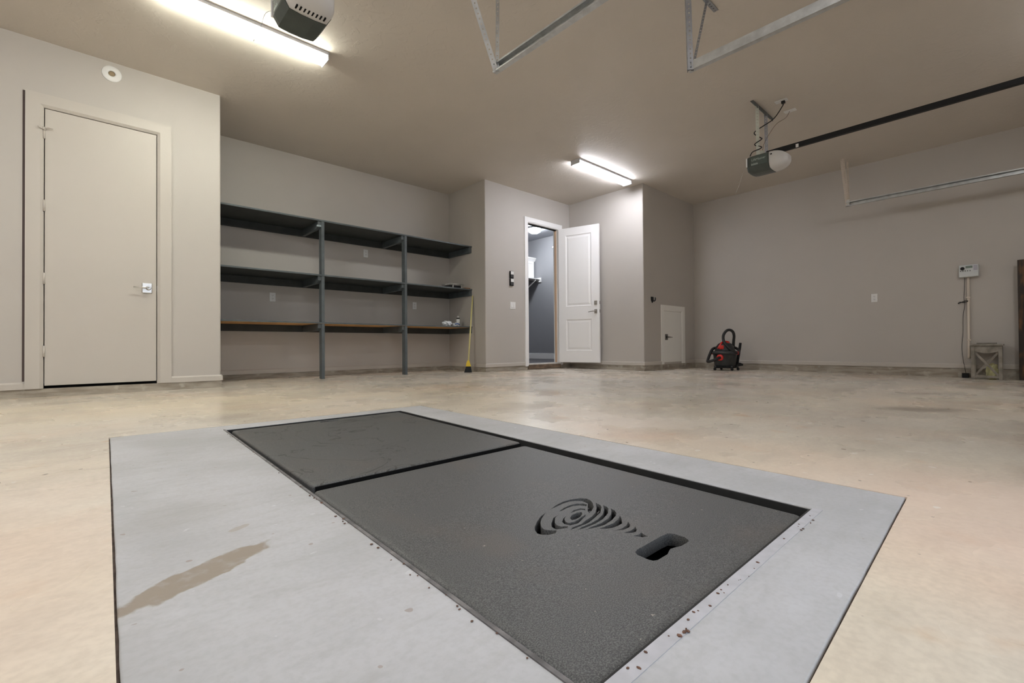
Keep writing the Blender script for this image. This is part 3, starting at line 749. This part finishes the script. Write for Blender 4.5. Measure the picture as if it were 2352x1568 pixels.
bm = nb(); strap(bm, (3.20, 1.57, 3.044), (3.66, 1.57, 3.044), (0, 1, 0), .036); obj('ceiling_angle', bm, M_GALVD, tr2)
tr3 = track('galvanised track running beside the right wall', 7.995, 1.62, -1.3, 2.40, -1,
      [((.0, 0), (-.04, .05, 3.05), (.7, -.7, 0), .034, M_BEIGE, 1), ((.0, 0), (.12, .03, 3.05), (.7, -.7, 0), .030, M_BEIGE, 0)], False)
obj('end_bracket', box(nb(), 7.97, 7.976, 1.575, 1.61, 2.375, 2.46), M_SILV, tr3)

# ============================================================ GARAGE DOOR OPENERS
def opener(cx, cy, label, full, slots):
    """cy = split between steel housing and light lens; the housing runs to +y, the lens and the rail to -y"""
    t = thing('garage_door_opener', label, 'garage door opener', (cx, cy, 2.42), None, 'garage door openers on the ceiling')
    hw, L = .135, .225
    prof = [(cx - hw, 2.392), (cx - hw, 2.500), (cx - hw + .012, 2.512), (cx + hw - .012, 2.512), (cx + hw, 2.500), (cx + hw, 2.392), (cx + hw - .030, 2.345), (cx + .04, 2.338), (cx - .04, 2.338), (cx - hw + .030, 2.345)]
    bm = nb(); n = len(prof); rings = []
    for y, k in ((cy, 1), (cy + L * .78, 1), (cy + L * .93, .97), (cy + L, .90)):
        rings.append([bm.verts.new((cx + (x - cx) * k, y, 2.44 + (z - 2.44) * k)) for x, z in prof])
    for a, b in zip(rings, rings[1:]):
        for k in range(n): bm.faces.new((a[k], a[(k + 1) % n], b[(k + 1) % n], b[k]))
    bm.faces.new(rings[0]); bm.faces.new(rings[-1]); bmesh.ops.recalc_face_normals(bm, faces=bm.faces)
    hs = obj('housing', bm, M_OPN, t)
    for s in (-1, 1):
        sub('side_panel', box(nb(), cx + s * hw, cx + s * (hw + .0012), cy + .012, cy + L * .80, 2.398, 2.498), M_OPF, hs)
    m4 = Matrix.Translation((cx - hw - .0016, cy + L * .80 - .006, 2.452)) @ Matrix.Rotation(-PI / 2, 4, 'Z') @ Matrix.Rotation(PI / 2, 4, 'X')
    lettering('LiftMaster', .036, m4, M_LETTER, hs)
    bm = nb()
    for k in range(6): box(bm, cx - hw - .0018, cx - hw - .001, cy + L * .78 - .012 * k, cy + L * .78 - .012 * k - .008, 2.405, 2.405 + (.016 if k % 2 else .020))
    sub('small_print', bm, M_LETTER, hs)
    bm = nb(); box(bm, cx - hw - .004, cx - hw + .010, cy + L * .97, cy + L + .006, 2.400, 2.500, .003); obj('end_strip', bm, M_WPL, t)
    # lens: rounded nose, cross-section shrinking towards -y
    bm = nb(); rings = []
    for i in range(9):
        q = i / 8; y = cy - .004 - .165 * q; k = math.sqrt(max(0, 1 - (q * .93) ** 2.2)); ring = []
        for x, z in prof: ring.append(bm.verts.new((cx + (x - cx) * (k * .985 + .0), y, 2.425 + (z - 2.425) * (k * .97 + .03))))
        rings.append(ring)
    for a, b in zip(rings, rings[1:]):
        for k in range(n): f = bm.faces.new((a[k], a[(k + 1) % n], b[(k + 1) % n], b[k])); f.smooth = True
    bm.faces.new(rings[0]); bm.faces.new(rings[-1]); bmesh.ops.recalc_face_normals(bm, faces=bm.faces)
    ln = obj('light_lens', bm, M_LENS, t)
    bm = nb()
    for k in range(8 if slots else 0): box(bm, cx - .084 + .0225 * k, cx - .076 + .0225 * k, cy - .062, cy - .030, 2.3385, 2.352)
    if slots: sub('vent_slots', bm, M_SLOT, ln)
    else: bm.free()
    sub('catch', box(nb(), cx - hw - .001, cx - hw + .006, cy - .036, cy - .018, 2.470, 2.482), M_SLOT, ln)
    # hanging hardware
    bm = nb(); box(bm, cx - .30, cx + .30, cy + .088, cy + .120, H - .004, H); box(bm, cx - .30, cx + .30, cy + .088, cy + .092, H - .036, H)
    obj('ceiling_bracket', bm, mat('dark_galvanised_angle', (.16, .17, .17), .5, .7), t)
    for dx, mm in ((-.155, M_STRAP), (.105, M_GALVD)):
        bm = nb(); strap(bm, (cx + dx, cy + .10, H - .01), (cx + dx + .01, cy + .10, 2.505), (.6, -.8, 0), .034); obj('hanger_strap', bm, mm, t)
    bm = nb(); prism(bm, [(cy + .06, 2.512), (cy + .155, 2.512), (cy + .14, 2.53), (cy + .09, 2.555), (cy + .06, 2.555)], cx - .10, cx - .085, 'x'); obj('top_plate', bm, M_STRAP, t)
    bm = nb(); box(bm, cx - .022, cx + .022, full, cy + .06, 2.515, 2.565, .004); obj('rail', bm, M_BLACK, t)
    obj('rail_clip', box(nb(), cx - .027, cx - .022, cy - .26, cy - .235, 2.51, 2.545), M_WPL, t)
    return t
op2 = opener(5.600, 1.800, 'garage door opener with a frosted light lens at the end of the long black rail', -1.25, False)
op1 = opener(.955, 2.775, 'garage door opener seen from below beside the left strip light', -.30, True)
# its cords and the ceiling outlets they plug into
def ceil_plate(label, loc, rz):
    t = thing('ceiling_outlet', label, 'outlet', loc, rz, 'white plates on the ceiling above the opener')
    obj('cover_plate', box(nb(), -.036, .036, -.060, .060, -.006, 0, .003), M_WPL, t)
    for dy in (-.021, .021): obj('receptacle', box(nb(), -.016, .016, dy - .014, dy + .014, -.008, -.005, .003), M_WPL, t)
    return t
ceil_plate('white ceiling plate with the black cord plugged in, above the opener', (5.548, 1.690, H), 0)
ceil_plate('white ceiling plate with the thin wire, nearer the corner than the black cord', (5.855, 1.695, H), 0)
bm = nb(); box(bm, 5.535, 5.567, 1.655, 1.690, H - .036, H - .008, .004)
tube(bm, smooth_path([(5.550, 1.67, H - .03), (5.55, 1.68, 2.99), (5.535, 1.76, 2.88), (5.50, 1.86, 2.82), (5.455, 1.905, 2.78), (5.435, 1.93, 2.74), (5.47, 1.88, 2.69), (5.45, 1.86, 2.66), (5.44, 1.93, 2.62), (5.47, 1.87, 2.585), (5.45, 1.88, 2.56), (5.44, 1.95, 2.545), (5.455, 1.985, 2.510)]), .0055, 8)
obj('power_cord', bm, M_BLACK, op2)
bm = nb(); tube(bm, smooth_path([(5.855, 1.70, H - .006), (5.82, 1.73, 2.97), (5.74, 1.80, 2.90), (5.70, 1.86, 2.80), (5.69, 1.915, 2.70), (5.66, 1.93, 2.58), (5.65, 1.93, 2.513)]), .0022, 6)
obj('bell_wire', bm, mat('brown_wire', (.10, .055, .04), .6), op2)
bm = nb(); tube(bm, smooth_path([(5.475, 2.03, 2.40), (5.45, 2.06, 2.34), (5.43, 2.09, 2.22), (5.40, 2.12, 2.12)]), .0016, 6)
sub('antenna_wire', bm, mat('pale_wire', (.45, .42, .38), .6), op2)
bm = nb(); tube(bm, smooth_path([(.83, 3.01, 2.45), (.80, 3.06, 2.44), (.78, 3.08, 2.36), (.75, 3.12, 2.28)]), .0016, 6); sub('antenna_wire', bm, mat('grey_wire', (.4, .4, .4), .6), op1)

# ============================================================ STORM SHELTER HATCH
fr = thing('floor_hatch', 'black two-lid storm shelter hatch with a spiral cut-out, set in the grey concrete patch', 'floor hatch', (1.0, 1.6, -.02))
def zf(o): return lambda x, y: fz(x, y) + o
pin = shrink(pit, .009)
bm = nb(); n = 4
a = [bm.verts.new((x, y, fz(x, y) - .003)) for x, y in shrink(pit, .003)]; b = [bm.verts.new((x, y, fz(x, y) - .003)) for x, y in pin]; c = [bm.verts.new((x, y, fz(x, y) - .12)) for x, y in pin]; d = [bm.verts.new((x, y, fz(x, y) - .12)) for x, y in shrink(pit, .003)]
for i in range(4):
    j = (i + 1) % 4
    for p, q in ((a, b), (b, c), (c, d), (d, a)): bm.faces.new((p[i], p[j], q[j], q[i]))
bmesh.ops.recalc_face_normals(bm, faces=bm.faces); obj('frame', bm, M_DARKSTEEL, fr)
bm = nb(); bm.faces.new([bm.verts.new((x, y, fz(x, y) - .115)) for x, y in pin]); obj('base', bm, M_SLOT, fr)
bm = nb(); l0, l1 = pit[3], pit[0]
prism(bm, [(l0[0] - .004, l0[1]), (l0[0] + .004, l0[1]), (l1[0] + .004, l1[1]), (l1[0] - .004, l1[1])], -.035, 0)
for v_ in bm.verts: v_.co.z += fz(v_.co.x, v_.co.y) + .0025
obj('rim_strip', bm, M_RIM, fr)
# a lid = a plate with real holes inside a border with a rounded top edge
def rquad(q, r): return rounded(q, [0, 1, 2, 3], r, 4)
def lid(q, holes, off, thick, rr, m, label):
    inner = rquad(shrink(q, .016), max(.004, rr - .010))
    o = flat_cut('lid', inner, holes, zf(off), thick, .0006, m, fr)
    bm = nb(); bm.from_mesh(o.data); L = Vector(ORIG[fr.name]); loops = []
    for dd, dz in ((.0, -thick), (.0, -.010), (.0012, -.0055), (.0045, -.0018), (.010, 0), (.0163, 0)):
        loops.append([bm.verts.new(Vector((x, y, fz(x, y) + off + dz)) - L) for x, y in rquad(shrink(q, dd), max(.004, rr - dd * .6))])
    for a, b in zip(loops, loops[1:]):
        n = len(a)
        for k in range(n):
            f = bm.faces.new((a[k], a[(k + 1) % n], b[(k + 1) % n], b[k])); f.smooth = True
    bmesh.ops.recalc_face_normals(bm, faces=bm.faces)
    bm.to_mesh(o.data); bm.free(); o['label'] = label; return o
# far lid, nearly flush, with a notch grip on its far edge
far = [(.530, 1.518), (1.470, 1.540), (1.535, 2.783), (.560, 2.772)]
fl = lid(far, [[(.998, 2.712), (1.003, 2.7525), (1.128, 2.754), (1.092, 2.714)]], -.004, .045, .018, M_LIDW, 'far lid with dried water marks')
sub('grip_recess', box(nb(), .98, 1.14, 2.70, 2.765, -.085, -.080), M_SLOT, fl)
bm = nb(); prism(bm, [(.540, 1.5135), (1.462, 1.535), (1.462, 1.540), (.540, 1.5185)], -.060, -.0035)
for v_ in bm.verts: v_.co.z += fz(v_.co.x, v_.co.y) - .005
sub('edge_strip', bm, M_SLOT, fl)  # black strip along the near face of the far lid
# near lid, sunk a little, with spiral cut-out and hand hole
near = [(.487, .383), (1.405, .387), (1.456, 1.503), (.519, 1.487)]
SP = {
'P1': [(.961,.895),(1.002,.907),(1.039,.913),(1.072,.911),(1.102,.899),(1.114,.885),(1.11,.866),(1.096,.847),(1.072,.825),(1.043,.81),(1.026,.805),(1.03,.812),(1.043,.824),(1.062,.838),(1.083,.854),(1.087,.878),(1.073,.894),(1.055,.902),(1.028,.903),(.994,.899)],
'P2': [(.942,.889),(.912,.879),(.874,.858),(.844,.837),(.83,.822),(.821,.805),(.822,.794),(.834,.781),(.854,.775),(.869,.784),(.856,.799),(.851,.81),(.856,.825),(.876,.848),(.898,.865),(.924,.879)],
'P3': [(.972,.869),(1.006,.878),(1.036,.88),(1.058,.875),(1.073,.861),(1.073,.85),(1.062,.843),(1.053,.86),(1.034,.87),(1.008,.871),(.981,.867)],
'P4': [(.953,.853),(.926,.847),(.894,.825),(.876,.807),(.873,.790),(.902,.777),(.911,.784),(.896,.793),(.894,.807),(.904,.823),(.929,.844)],
'P5': [(.985,.839),(1.009,.846),(1.034,.844),(1.041,.832),(1.034,.824),(1.029,.835),(1.011,.839)],
'P6': [(.968,.835),(.946,.828),(.922,.813),(.915,.799),(.919,.783),(.945,.778),(.998,.796),(1.009,.804),(.981,.798),(.948,.791),(.93,.795),(.928,.804),(.939,.82),(.953,.829)],
'P7': [(.956,.815),(.974,.825),(1.002,.829),(1.015,.823),(1.005,.812),(.985,.803),(.964,.8),(.95,.803)],
'P8': [(1.105,.843),(1.099,.822),(1.086,.808),(1.051,.786),(1.007,.772),(.967,.762),(.929,.762),(.895,.764),(.914,.770),(.949,.769),(.974,.776),(1.012,.783),(1.041,.795),(1.073,.815)],
'P9': [(1.105,.816),(1.1,.799),(1.09,.787),(1.061,.768),(1.016,.752),(.973,.746),(.935,.747),(.906,.751),(.933,.755),(.967,.755),(1.006,.760),(1.043,.772),(1.075,.790)],
'P10': [(1.099,.785),(1.094,.77),(1.081,.754),(1.063,.743),(1.027,.731),(.988,.725),(.96,.729),(.925,.739),(.956,.739),(.991,.738),(1.033,.745),(1.061,.757),(1.083,.771)],
'P11': [(1.071,.735),(1.051,.716),(1.029,.7),(1.008,.698),(.984,.7),(.968,.708),(.956,.719),(.984,.717),(1.016,.716),(1.044,.723)],
'P12': [(1.052,.697),(1.035,.68),(1.021,.673),(.998,.673),(.975,.685),(1.004,.681),(1.029,.686)],
'P13': [(1.036,.666),(1.022,.652),(1.009,.646),(.993,.649),(.981,.662),(1.004,.658),(1.026,.661)],
'P14': [(1.015,.635),(1.007,.623),(1.006,.61),(.991,.617),(.981,.637),(.999,.631)],
'H': [(.908,.584),(.924,.588),(1.027,.589),(1.057,.587),(1.066,.573),(1.066,.547),(1.054,.531),(1.037,.529),(1.014,.53),(.996,.536),(.981,.539),(.967,.535),(.953,.53),(.931,.53),(.911,.53),(.901,.535),(.898,.545),(.9,.573)],
}
nl = lid(near, [[(x * .978, y * .978) for x, y in p] for p in SP.values()], -.010, .030, .022, M_LID, 'near lid with a spiral cut-out and a hand hole')
bm = nb(); bm.faces.new([bm.verts.new((x, y, fz(x, y) - .085)) for x, y in ((.78, .49), (1.11, .49), (1.11, .91), (.78, .91))]); r = bmesh.ops.extrude_face_region(bm, geom=list(bm.faces))
bmesh.ops.translate(bm, verts=[v_ for v_ in r['geom'] if isinstance(v_, bmesh.types.BMVert)], vec=(0, 0, -.004)); sub('recess_tray', bm, M_SLOT, nl)
# raised ribs glimpsed inside the spiral
for x, y, a_ in ((1.075, .872, .3), (1.082, .855, .2), (1.065, .838, .1), (1.05, .826, 0), (1.085, .818, .4), (1.075, .80, .3), (1.075, .775, .4), (.838, .81, 1.2), (.835, .797, .6), (.85, .785, .2), (1.04, .715, .5)):
    bmt = nb(); box(bmt, -.011, .011, -.0018, .0018, 0, .012); bmt.transform(Matrix.Translation((x * .978, y * .978, fz(x, y) - .038)) @ Matrix.Rotation(a_, 4, 'Z'))
    sub('rib', bmt, M_RIM, nl)

# ============================================================ SHOP VACUUM
VX, VY = 7.90, 3.31; VZ = fz(VX, VY)
va = thing('shop_vacuum', 'black and red wet-dry vacuum by the right wall, its hose looped on top', 'vacuum cleaner', (VX, VY, VZ), math.radians(-50))
# local: x to the right as seen from the hatch, -y towards the viewer
bm = nb(); lathe(bm, [(.12, .050), (.160, .055), (.168, .10), (.182, .26), (.186, .268)], (0, 0, 0), 36); dr = obj('drum', bm, M_DGREY, va)
bm = nb(); lathe(bm, [(.186, .268), (.200, .272), (.202, .300), (.190, .318), (.165, .325)], (0, 0, 0), 36); obj('rim', bm, mat('worn_charcoal_plastic', (.05, .051, .053), .45, var=.4, vscale=20), va)
bm = nb(); lathe(bm, [(.160, .322), (.152, .345), (.135, .40), (.105, .440), (.07, .462), (.03, .470)], (0, 0, 0), 36); hdm = obj('motor_head', bm, M_DGREY, va)
bm = nb(); tube(bm, smooth_path([(-.13, -.07, .36), (-.10, -.075, .415), (-.06, -.05, .462), (0, -.03, .478), (.06, -.02, .466)]), [.016] * 25, 10); obj('carry_handle', bm, M_RED, va)
bm = nb(); box(bm, -.125, -.055, -.135, -.10, .350, .415, .012, 3); obj('switch_panel', bm, M_RED, va)
bm = nb(); box(bm, .00, .055, -.075, -.03, .437, .468, .010, 3); obj('cap', bm, M_RED, va)
for x, y in ((.150, -.130), (-.165, .10)):
    bm = nb(); box(bm, x - .022, x + .022, y - .018, y + .018, .262, .310, .007, 2); obj('latch', bm, M_RED, va)
bm = nb(); lathe(bm, [(.030, -.028), (.050, -.026), (.052, 0), (.050, .022)], (0, 0, 0), 24, 'y'); bm.transform(Matrix.Translation((-.118, -.138, .215)) @ Matrix.Rotation(math.radians(-40), 4, 'Z')); obj('inlet_ring', bm, M_RED, va)
bm = nb(); hose = smooth_path([(-.115, -.145, .215), (-.165, -.19, .205), (-.235, -.20, .175), (-.305, -.15, .150), (-.30, -.08, .165), (-.235, .02, .270), (-.165, .10, .355), (-.06, .165, .375), (.07, .165, .37), (.165, .10, .38), (.215, .02, .345), (.19, -.08, .300), (.12, -.155, .290), (.04, -.165, .345), (-.02, -.13, .42), (-.045, -.08, .50), (-.035, -.05, .585), (.015, -.035, .655), (.070, -.03, .672), (.120, -.03, .640), (.142, -.02, .57), (.140, 0, .48), (.142, .02, .38)], 8)
tube(bm, hose, [.0215 + .0016 * (i % 2) for i in range(len(hose))], 12); obj('hose', bm, M_BLKRUB, va)
bm = nb(); tube(bm, [(.255, .02, .455), (.242, .02, .36), (.215, .01, .22), (.185, .0, .08)], [.020, .021, .022, .024], 12); obj('wand', bm, M_BLACK, va)
bm = nb(); prism(bm, [(.16, .06), (.27, .075), (.27, .105), (.22, .125), (.17, .10)], -.05, .05, 'y'); obj('floor_nozzle', bm, M_BLACK, va)
bm = nb(); lathe(bm, [(.150, .036), (.175, .040), (.175, .062), (.160, .070)], (0, 0, 0), 28); obj('dolly', bm, M_BLACK, va)
for a_ in (200, 285, 340, 90):
    x, y = .195 * math.cos(math.radians(a_)), .195 * math.sin(math.radians(a_))
    bm = nb(); tube(bm, [(x * .8, y * .8, .055), (x, y, .06), (x, y, .042)], [.018, .016, .010], 8); cs = obj('caster', bm, M_DGREY, va)
    bm = nb(); lathe(bm, [(.017, -.011), (.0225, -.008), (.0225, .008), (.017, .011)], (x, y, .0225), 16, 'y'); sub('wheel', bm, M_BLACK, cs)

# ============================================================ BROOM
top, bot = Vector((4.618, 5.955, 1.235)), Vector((4.405, 5.80, .145))
br = thing('broom', 'yellow-handled black angle broom leaning on the alcove side wall', 'broom', (4.39, 5.79, fz(4.39, 5.79)))
bm = nb(); tube(bm, [bot, top], .0115, 12); obj('handle', bm, M_POLE, br)
bx, by, bz = 4.392, 5.79, fz(4.39, 5.79)
import_dir = Vector((.737, -.676, 0))                      # broom head lies parallel to the picture
def blk(bm, w0, w1, z0, z1, t0, t1, c0=0, c1=0):
    p = []
    for w_, z_, t_, c_ in ((w0, z0, t0, c0), (w1, z1, t1, c1)):
        for sx, sy in ((-1, -1), (1, -1), (1, 1), (-1, 1)):
            q = Vector((bx, by, 0)) + import_dir * (c_ + sx * w_) + Vector((.676, .737, 0)) * (sy * t_); p.append(bm.verts.new((q.x, q.y, bz + z_)))
    fs = [bm.faces.new(p[:4][::-1]), bm.faces.new(p[4:])] + [bm.faces.new((p[k], p[(k + 1) % 4], p[4 + (k + 1) % 4], p[4 + k])) for k in range(4)]
    bmesh.ops.recalc_face_normals(bm, faces=fs)
bm = nb(); blk(bm, .040, .026, .095, .150, .018, .016, .006, .004); blk(bm, .026, .014, .150, .188, .016, .013, .004, .006); obj('cap', bm, M_YELLOW, br)
bm = nb()
for k in range(13):
    f = k / 12 - .5; blk(bm, .0062, .0034, 0, .098, .020, .014, f * .105, f * .066 + .006)
obj('bristles', bm, M_BRIST, br)

# ============================================================ THINGS ON THE SHELVES
t = thing('tray', 'black tray with a silver rim lying on the right end of the middle shelf', 'tray', (4.34, 6.17, 1.347))
bm = nb(); prism(bm, [(4.19, 1.3475), (4.47, 1.3475), (4.50, 1.392), (4.24, 1.392)], 6.06, 6.28, 'y'); obj('body', bm, M_BLACK, t)
bm = nb()
for a_, b_ in (((4.15, 6.045, 1.386), (4.25, 6.04, 1.412)), ((4.25, 6.04, 1.412), (4.50, 6.04, 1.412)), ((4.25, 6.29, 1.412), (4.50, 6.29, 1.412)), ((4.25, 6.04, 1.412), (4.25, 6.29, 1.412)), ((4.50, 6.04, 1.412), (4.50, 6.29, 1.412))): tube(bm, [a_, b_], .006, 8)
obj('wire_rim', bm, M_SILV, t)
for x, y in ((4.30, 6.05), (4.47, 6.05), (4.47, 6.28), (4.30, 6.28)): obj('leg', box(nb(), x - .012, x + .012, y - .004, y + .004, 1.3475, 1.412), M_SILV, t)
bm = nb(); box(bm, 4.50, 4.61, 6.00, 6.10, 1.3472, 1.362, .002); tag(obj('wood_offcut', bm, M_CARD), 'thin brown board offcut at the right end of the middle shelf', 'board')
bm = nb()
bmesh.ops.create_icosphere(bm, subdivisions=4, radius=1)
for v_ in bm.verts:
    p = v_.co; w_ = 1 + .28 * math.sin(7 * p.x + 3 * p.y) * math.cos(6 * p.y - 4 * p.z) + .12 * math.sin(17 * p.x - 11 * p.z)
    v_.co = Vector((p.x * .072 * w_, p.y * .06 * w_, max(-.036, p.z * .040 * w_)))
for f in bm.faces: f.smooth = True
bm.transform(Matrix.Translation((4.185, 6.06, .7386 + .036))); rg = tag(obj('rag', bm, M_RAG), 'crumpled white rag lying on the right end of the lowest shelf', 'rag')
bm = nb(); bmesh.ops.create_icosphere(bm, subdivisions=4, radius=1)
for v_ in bm.verts:
    p = v_.co; w_ = 1 + .25 * math.sin(8 * p.x + 2) * math.cos(5 * p.y)
    v_.co = Vector((p.x * .058 * w_, p.y * .05 * w_, max(-.022, p.z * .030 * w_)))
for f in bm.faces: f.smooth = True
bm.transform(Matrix.Translation((4.350, 6.05, .7386 + .022)))
cl = tag(obj('glove', bm, M_RAG), 'white and blue crumpled glove beside the rag and the spray can', 'glove')
bm = nb(); tube(bm, smooth_path([(4.31, 6.01, .768), (4.35, 6.00, .776), (4.395, 6.01, .764)]), .010, 8); sub('blue_cuff', bm, M_BLUE, cl)
t = thing('spray_can', 'small white spray can with a dark collar on the lowest shelf', 'spray can', (4.468, 6.15, .7386))
bm = nb(); lathe(bm, [(.027, .7386), (.030, .7426), (.030, .846), (.024, .862)], (4.468, 6.15, 0), 24); obj('body', bm, M_WPL, t)
bm = nb(); lathe(bm, [(.024, .862), (.026, .866), (.026, .876), (.02, .880)], (4.468, 6.15, 0), 24); obj('collar', bm, M_BLACK, t)
bm = nb(); lathe(bm, [(.020, .880), (.020, .900), (.012, .910)], (4.468, 6.15, 0), 20); obj('cap', bm, M_LENS, t)

# ============================================================ SPRINKLER CONTROLLER, CONDUIT, CORD
cy_ = .402
ctl = t = thing('sprinkler_controller', 'pale grey sprinkler controller box with a dial and display on the right wall', 'control box', (XW, cy_, 1.34))
hs = obj('housing', box(nb(), XW - .055, XW, cy_ - .092, cy_ + .092, 1.262, 1.420, .010, 3), M_CTRL, t)
xf = XW - .056
bm = nb(); lathe(bm, [(.021, xf), (.019, xf - .012), (.012, xf - .014)], (0, cy_ + .058, 1.374), 20, 'x'); obj('dial', bm, M_BLACK, t)
obj('display', box(nb(), xf - .001, xf + .002, cy_ - .036, cy_ + .028, 1.376, 1.404), M_LCD, t)
bm = nb()
for r_ in range(4): box(bm, xf - .001, xf + .002, cy_ - .080, cy_ - .044, 1.345 + .016 * r_, 1.357 + .016 * r_)
obj('key_panel', bm, M_LILAC, t)
bm = nb()
for k in range(5): lathe(bm, [(.0055, xf), (.0045, xf - .005)], (0, cy_ + .075 - .022 * k, 1.342), 10, 'x')
obj('buttons', bm, M_BLACK, t)
obj('lower_cover', box(nb(), xf - .003, xf + .004, cy_ - .088, cy_ + .088, 1.266, 1.322, .004), M_CTRL, t)
bm = nb(); tube(bm, smooth_path([(XW - .012, .440, 1.262), (XW - .012, .446, 1.12), (XW - .014, .452, .99), (XW - .014, .446, .90), (XW - .014, .462, .76), (XW - .014, .466, .55), (XW - .014, .478, .36), (XW - .014, .470, .20), (XW - .014, .455, .09), (XW - .03, .445, .02)]), .0024, 6); wire = obj('power_cord', bm, M_BLACK, ctl)
bm = nb(); tube(bm, smooth_path([(XW - .012, .452, .935), (XW - .03, .49, .945), (XW - .03, .505, .925), (XW - .016, .46, .95), (XW - .03, .43, .96), (XW - .03, .415, .95), (XW - .016, .455, .94)]), .004, 6); sub('tied_bundle', bm, M_BLACK, wire)
za = fz(8.38, .44)
bm = nb(); box(bm, XW - .085, XW - .010, .415, .480, za, za + .060, .006); sub('adapter', bm, M_BLACK, wire)

t = thing('conduit_pipe', 'beige vertical conduit pipe running down from the controller box', 'pipe', (XW, .410, .2))
bm = nb(); tube(bm, [(XW - .016, .409, 1.2615), (XW - .016, .413, .25), (XW - .016, .413, .215)], .0145, 14); obj('pipe', bm, M_BEIGE, t)
for z in (1.0, .45): obj('clip', box(nb(), XW - .032, XW, .392, .430, z - .01, z + .01, .003), M_BEIGE, t)
# ============================================================ WHITEWASHED SIDE TABLE AND PALE CLOTH
TX0, TX1, TY0, TY1 = 8.10, 8.395, .112, .382; zt0 = fz(8.1, .25)
t = thing('side_table', 'small whitewashed wooden side table with crossed side braces by the right wall', 'side table', (8.25, .247, zt0))
def tbx(*a, bev=.004): return box(nb(), *a, bev)
obj('top', box(nb(), TX0 - .012, TX1, TY0 - .012, TY1 + .008, zt0 + .415, zt0 + .436, .005), M_WASH, t)
obj('tray_lid', box(nb(), TX0 + .03, TX1 - .03, TY0 + .05, TY1 - .05, zt0 + .4365, zt0 + .452, .004), M_WASH, t)
for x, y in ((TX0, TY0), (TX0, TY1 - .034), (TX1 - .034, TY0), (TX1 - .034, TY1 - .034)):
    obj('leg', box(nb(), x, x + .034, y, y + .034, zt0, zt0 + .415, .003), M_WASH, t)
def apron(x):
    bm = nb(); pts = [(TY0 + .034, zt0 + .414), (TY0 + .034, zt0 + .345)]
    for k in range(9):
        q = k / 8; pts.append((TY0 + .034 + (TY1 - TY0 - .068) * q, zt0 + .345 - .022 * math.sin(PI * q)))
    pts += [(TY1 - .034, zt0 + .414)]
    prism(bm, pts, x, x + .018, 'x'); return obj('apron', bm, M_WASH, t)
apron(TX0 + .004); apron(TX1 - .024)
obj('apron', box(nb(), TX0 + .034, TX1 - .034, TY0 + .004, TY0 + .02, zt0 + .345, zt0 + .414), M_WASH, t)
obj('apron', box(nb(), TX0 + .034, TX1 - .034, TY1 - .02, TY1 - .004, zt0 + .345, zt0 + .414), M_WASH, t)
obj('stretcher', box(nb(), TX0 + .002, TX0 + .030, TY0 + .034, TY1 - .034, zt0 + .018, zt0 + .050, .003), M_WASH, t)
obj('stretcher', box(nb(), TX1 - .030, TX1 - .002, TY0 + .034, TY1 - .034, zt0 + .018, zt0 + .050, .003), M_WASH, t)
for s, xo in ((1, .010), (-1, .022)):
    bm = nb(); yc = (TY0 + TY1) / 2; a_ = .5 * (TY1 - TY0 - .068)
    lo, hi = zt0 + .050, zt0 + .335; wv = .014
    prism(bm, [(yc - s * a_ , lo), (yc - s * a_ + s * wv, lo), (yc + s * a_, hi - .02), (yc + s * a_, hi), (yc + s * a_ - s * wv, hi), (yc - s * a_, lo + .02)], TX0 + xo, TX0 + xo + .011, 'x'); obj('cross_brace', bm, M_WASH, t)
bm = nb(); bmesh.ops.create_icosphere(bm, subdivisions=4, radius=1)
for v_ in bm.verts:
    p = v_.co; w_ = 1 + .22 * math.sin(6 * p.y + 2 * p.z) * math.cos(5 * p.z + p.x)
    v_.co = Vector((p.x * .055 * w_, p.y * .062 * w_, max(-.085, p.z * .11 * w_)))
for f in bm.faces: f.smooth = True
bm.transform(Matrix.Translation((8.24, .20, fz(8.24, .2) + .085))); tag(obj('cloth', bm, M_PALEY), 'pale yellow crumpled cloth bundled under the side table', 'cloth')

# ============================================================ DARK WOOD PANEL AT THE RIGHT EDGE
t = thing('wooden_board', 'tall dark-stained wooden plank panel standing against the right wall at the picture edge', 'wood panel', (8.33, -.45, fz(8.33, -.45)))
for k in range(4):
    y1 = -.022 - .215 * k; bm = nb(); box(bm, 8.300, 8.340, y1 - .211, y1, fz(8.32, y1) + .0, 1.412, .004); obj('plank', bm, M_PLANK, t)
for z in (.25, 1.15):
    bm = nb(); box(bm, 8.3405, 8.365, -.86, -.05, z - .05, z + .05, .003); obj('batten', bm, M_PLANK, t)
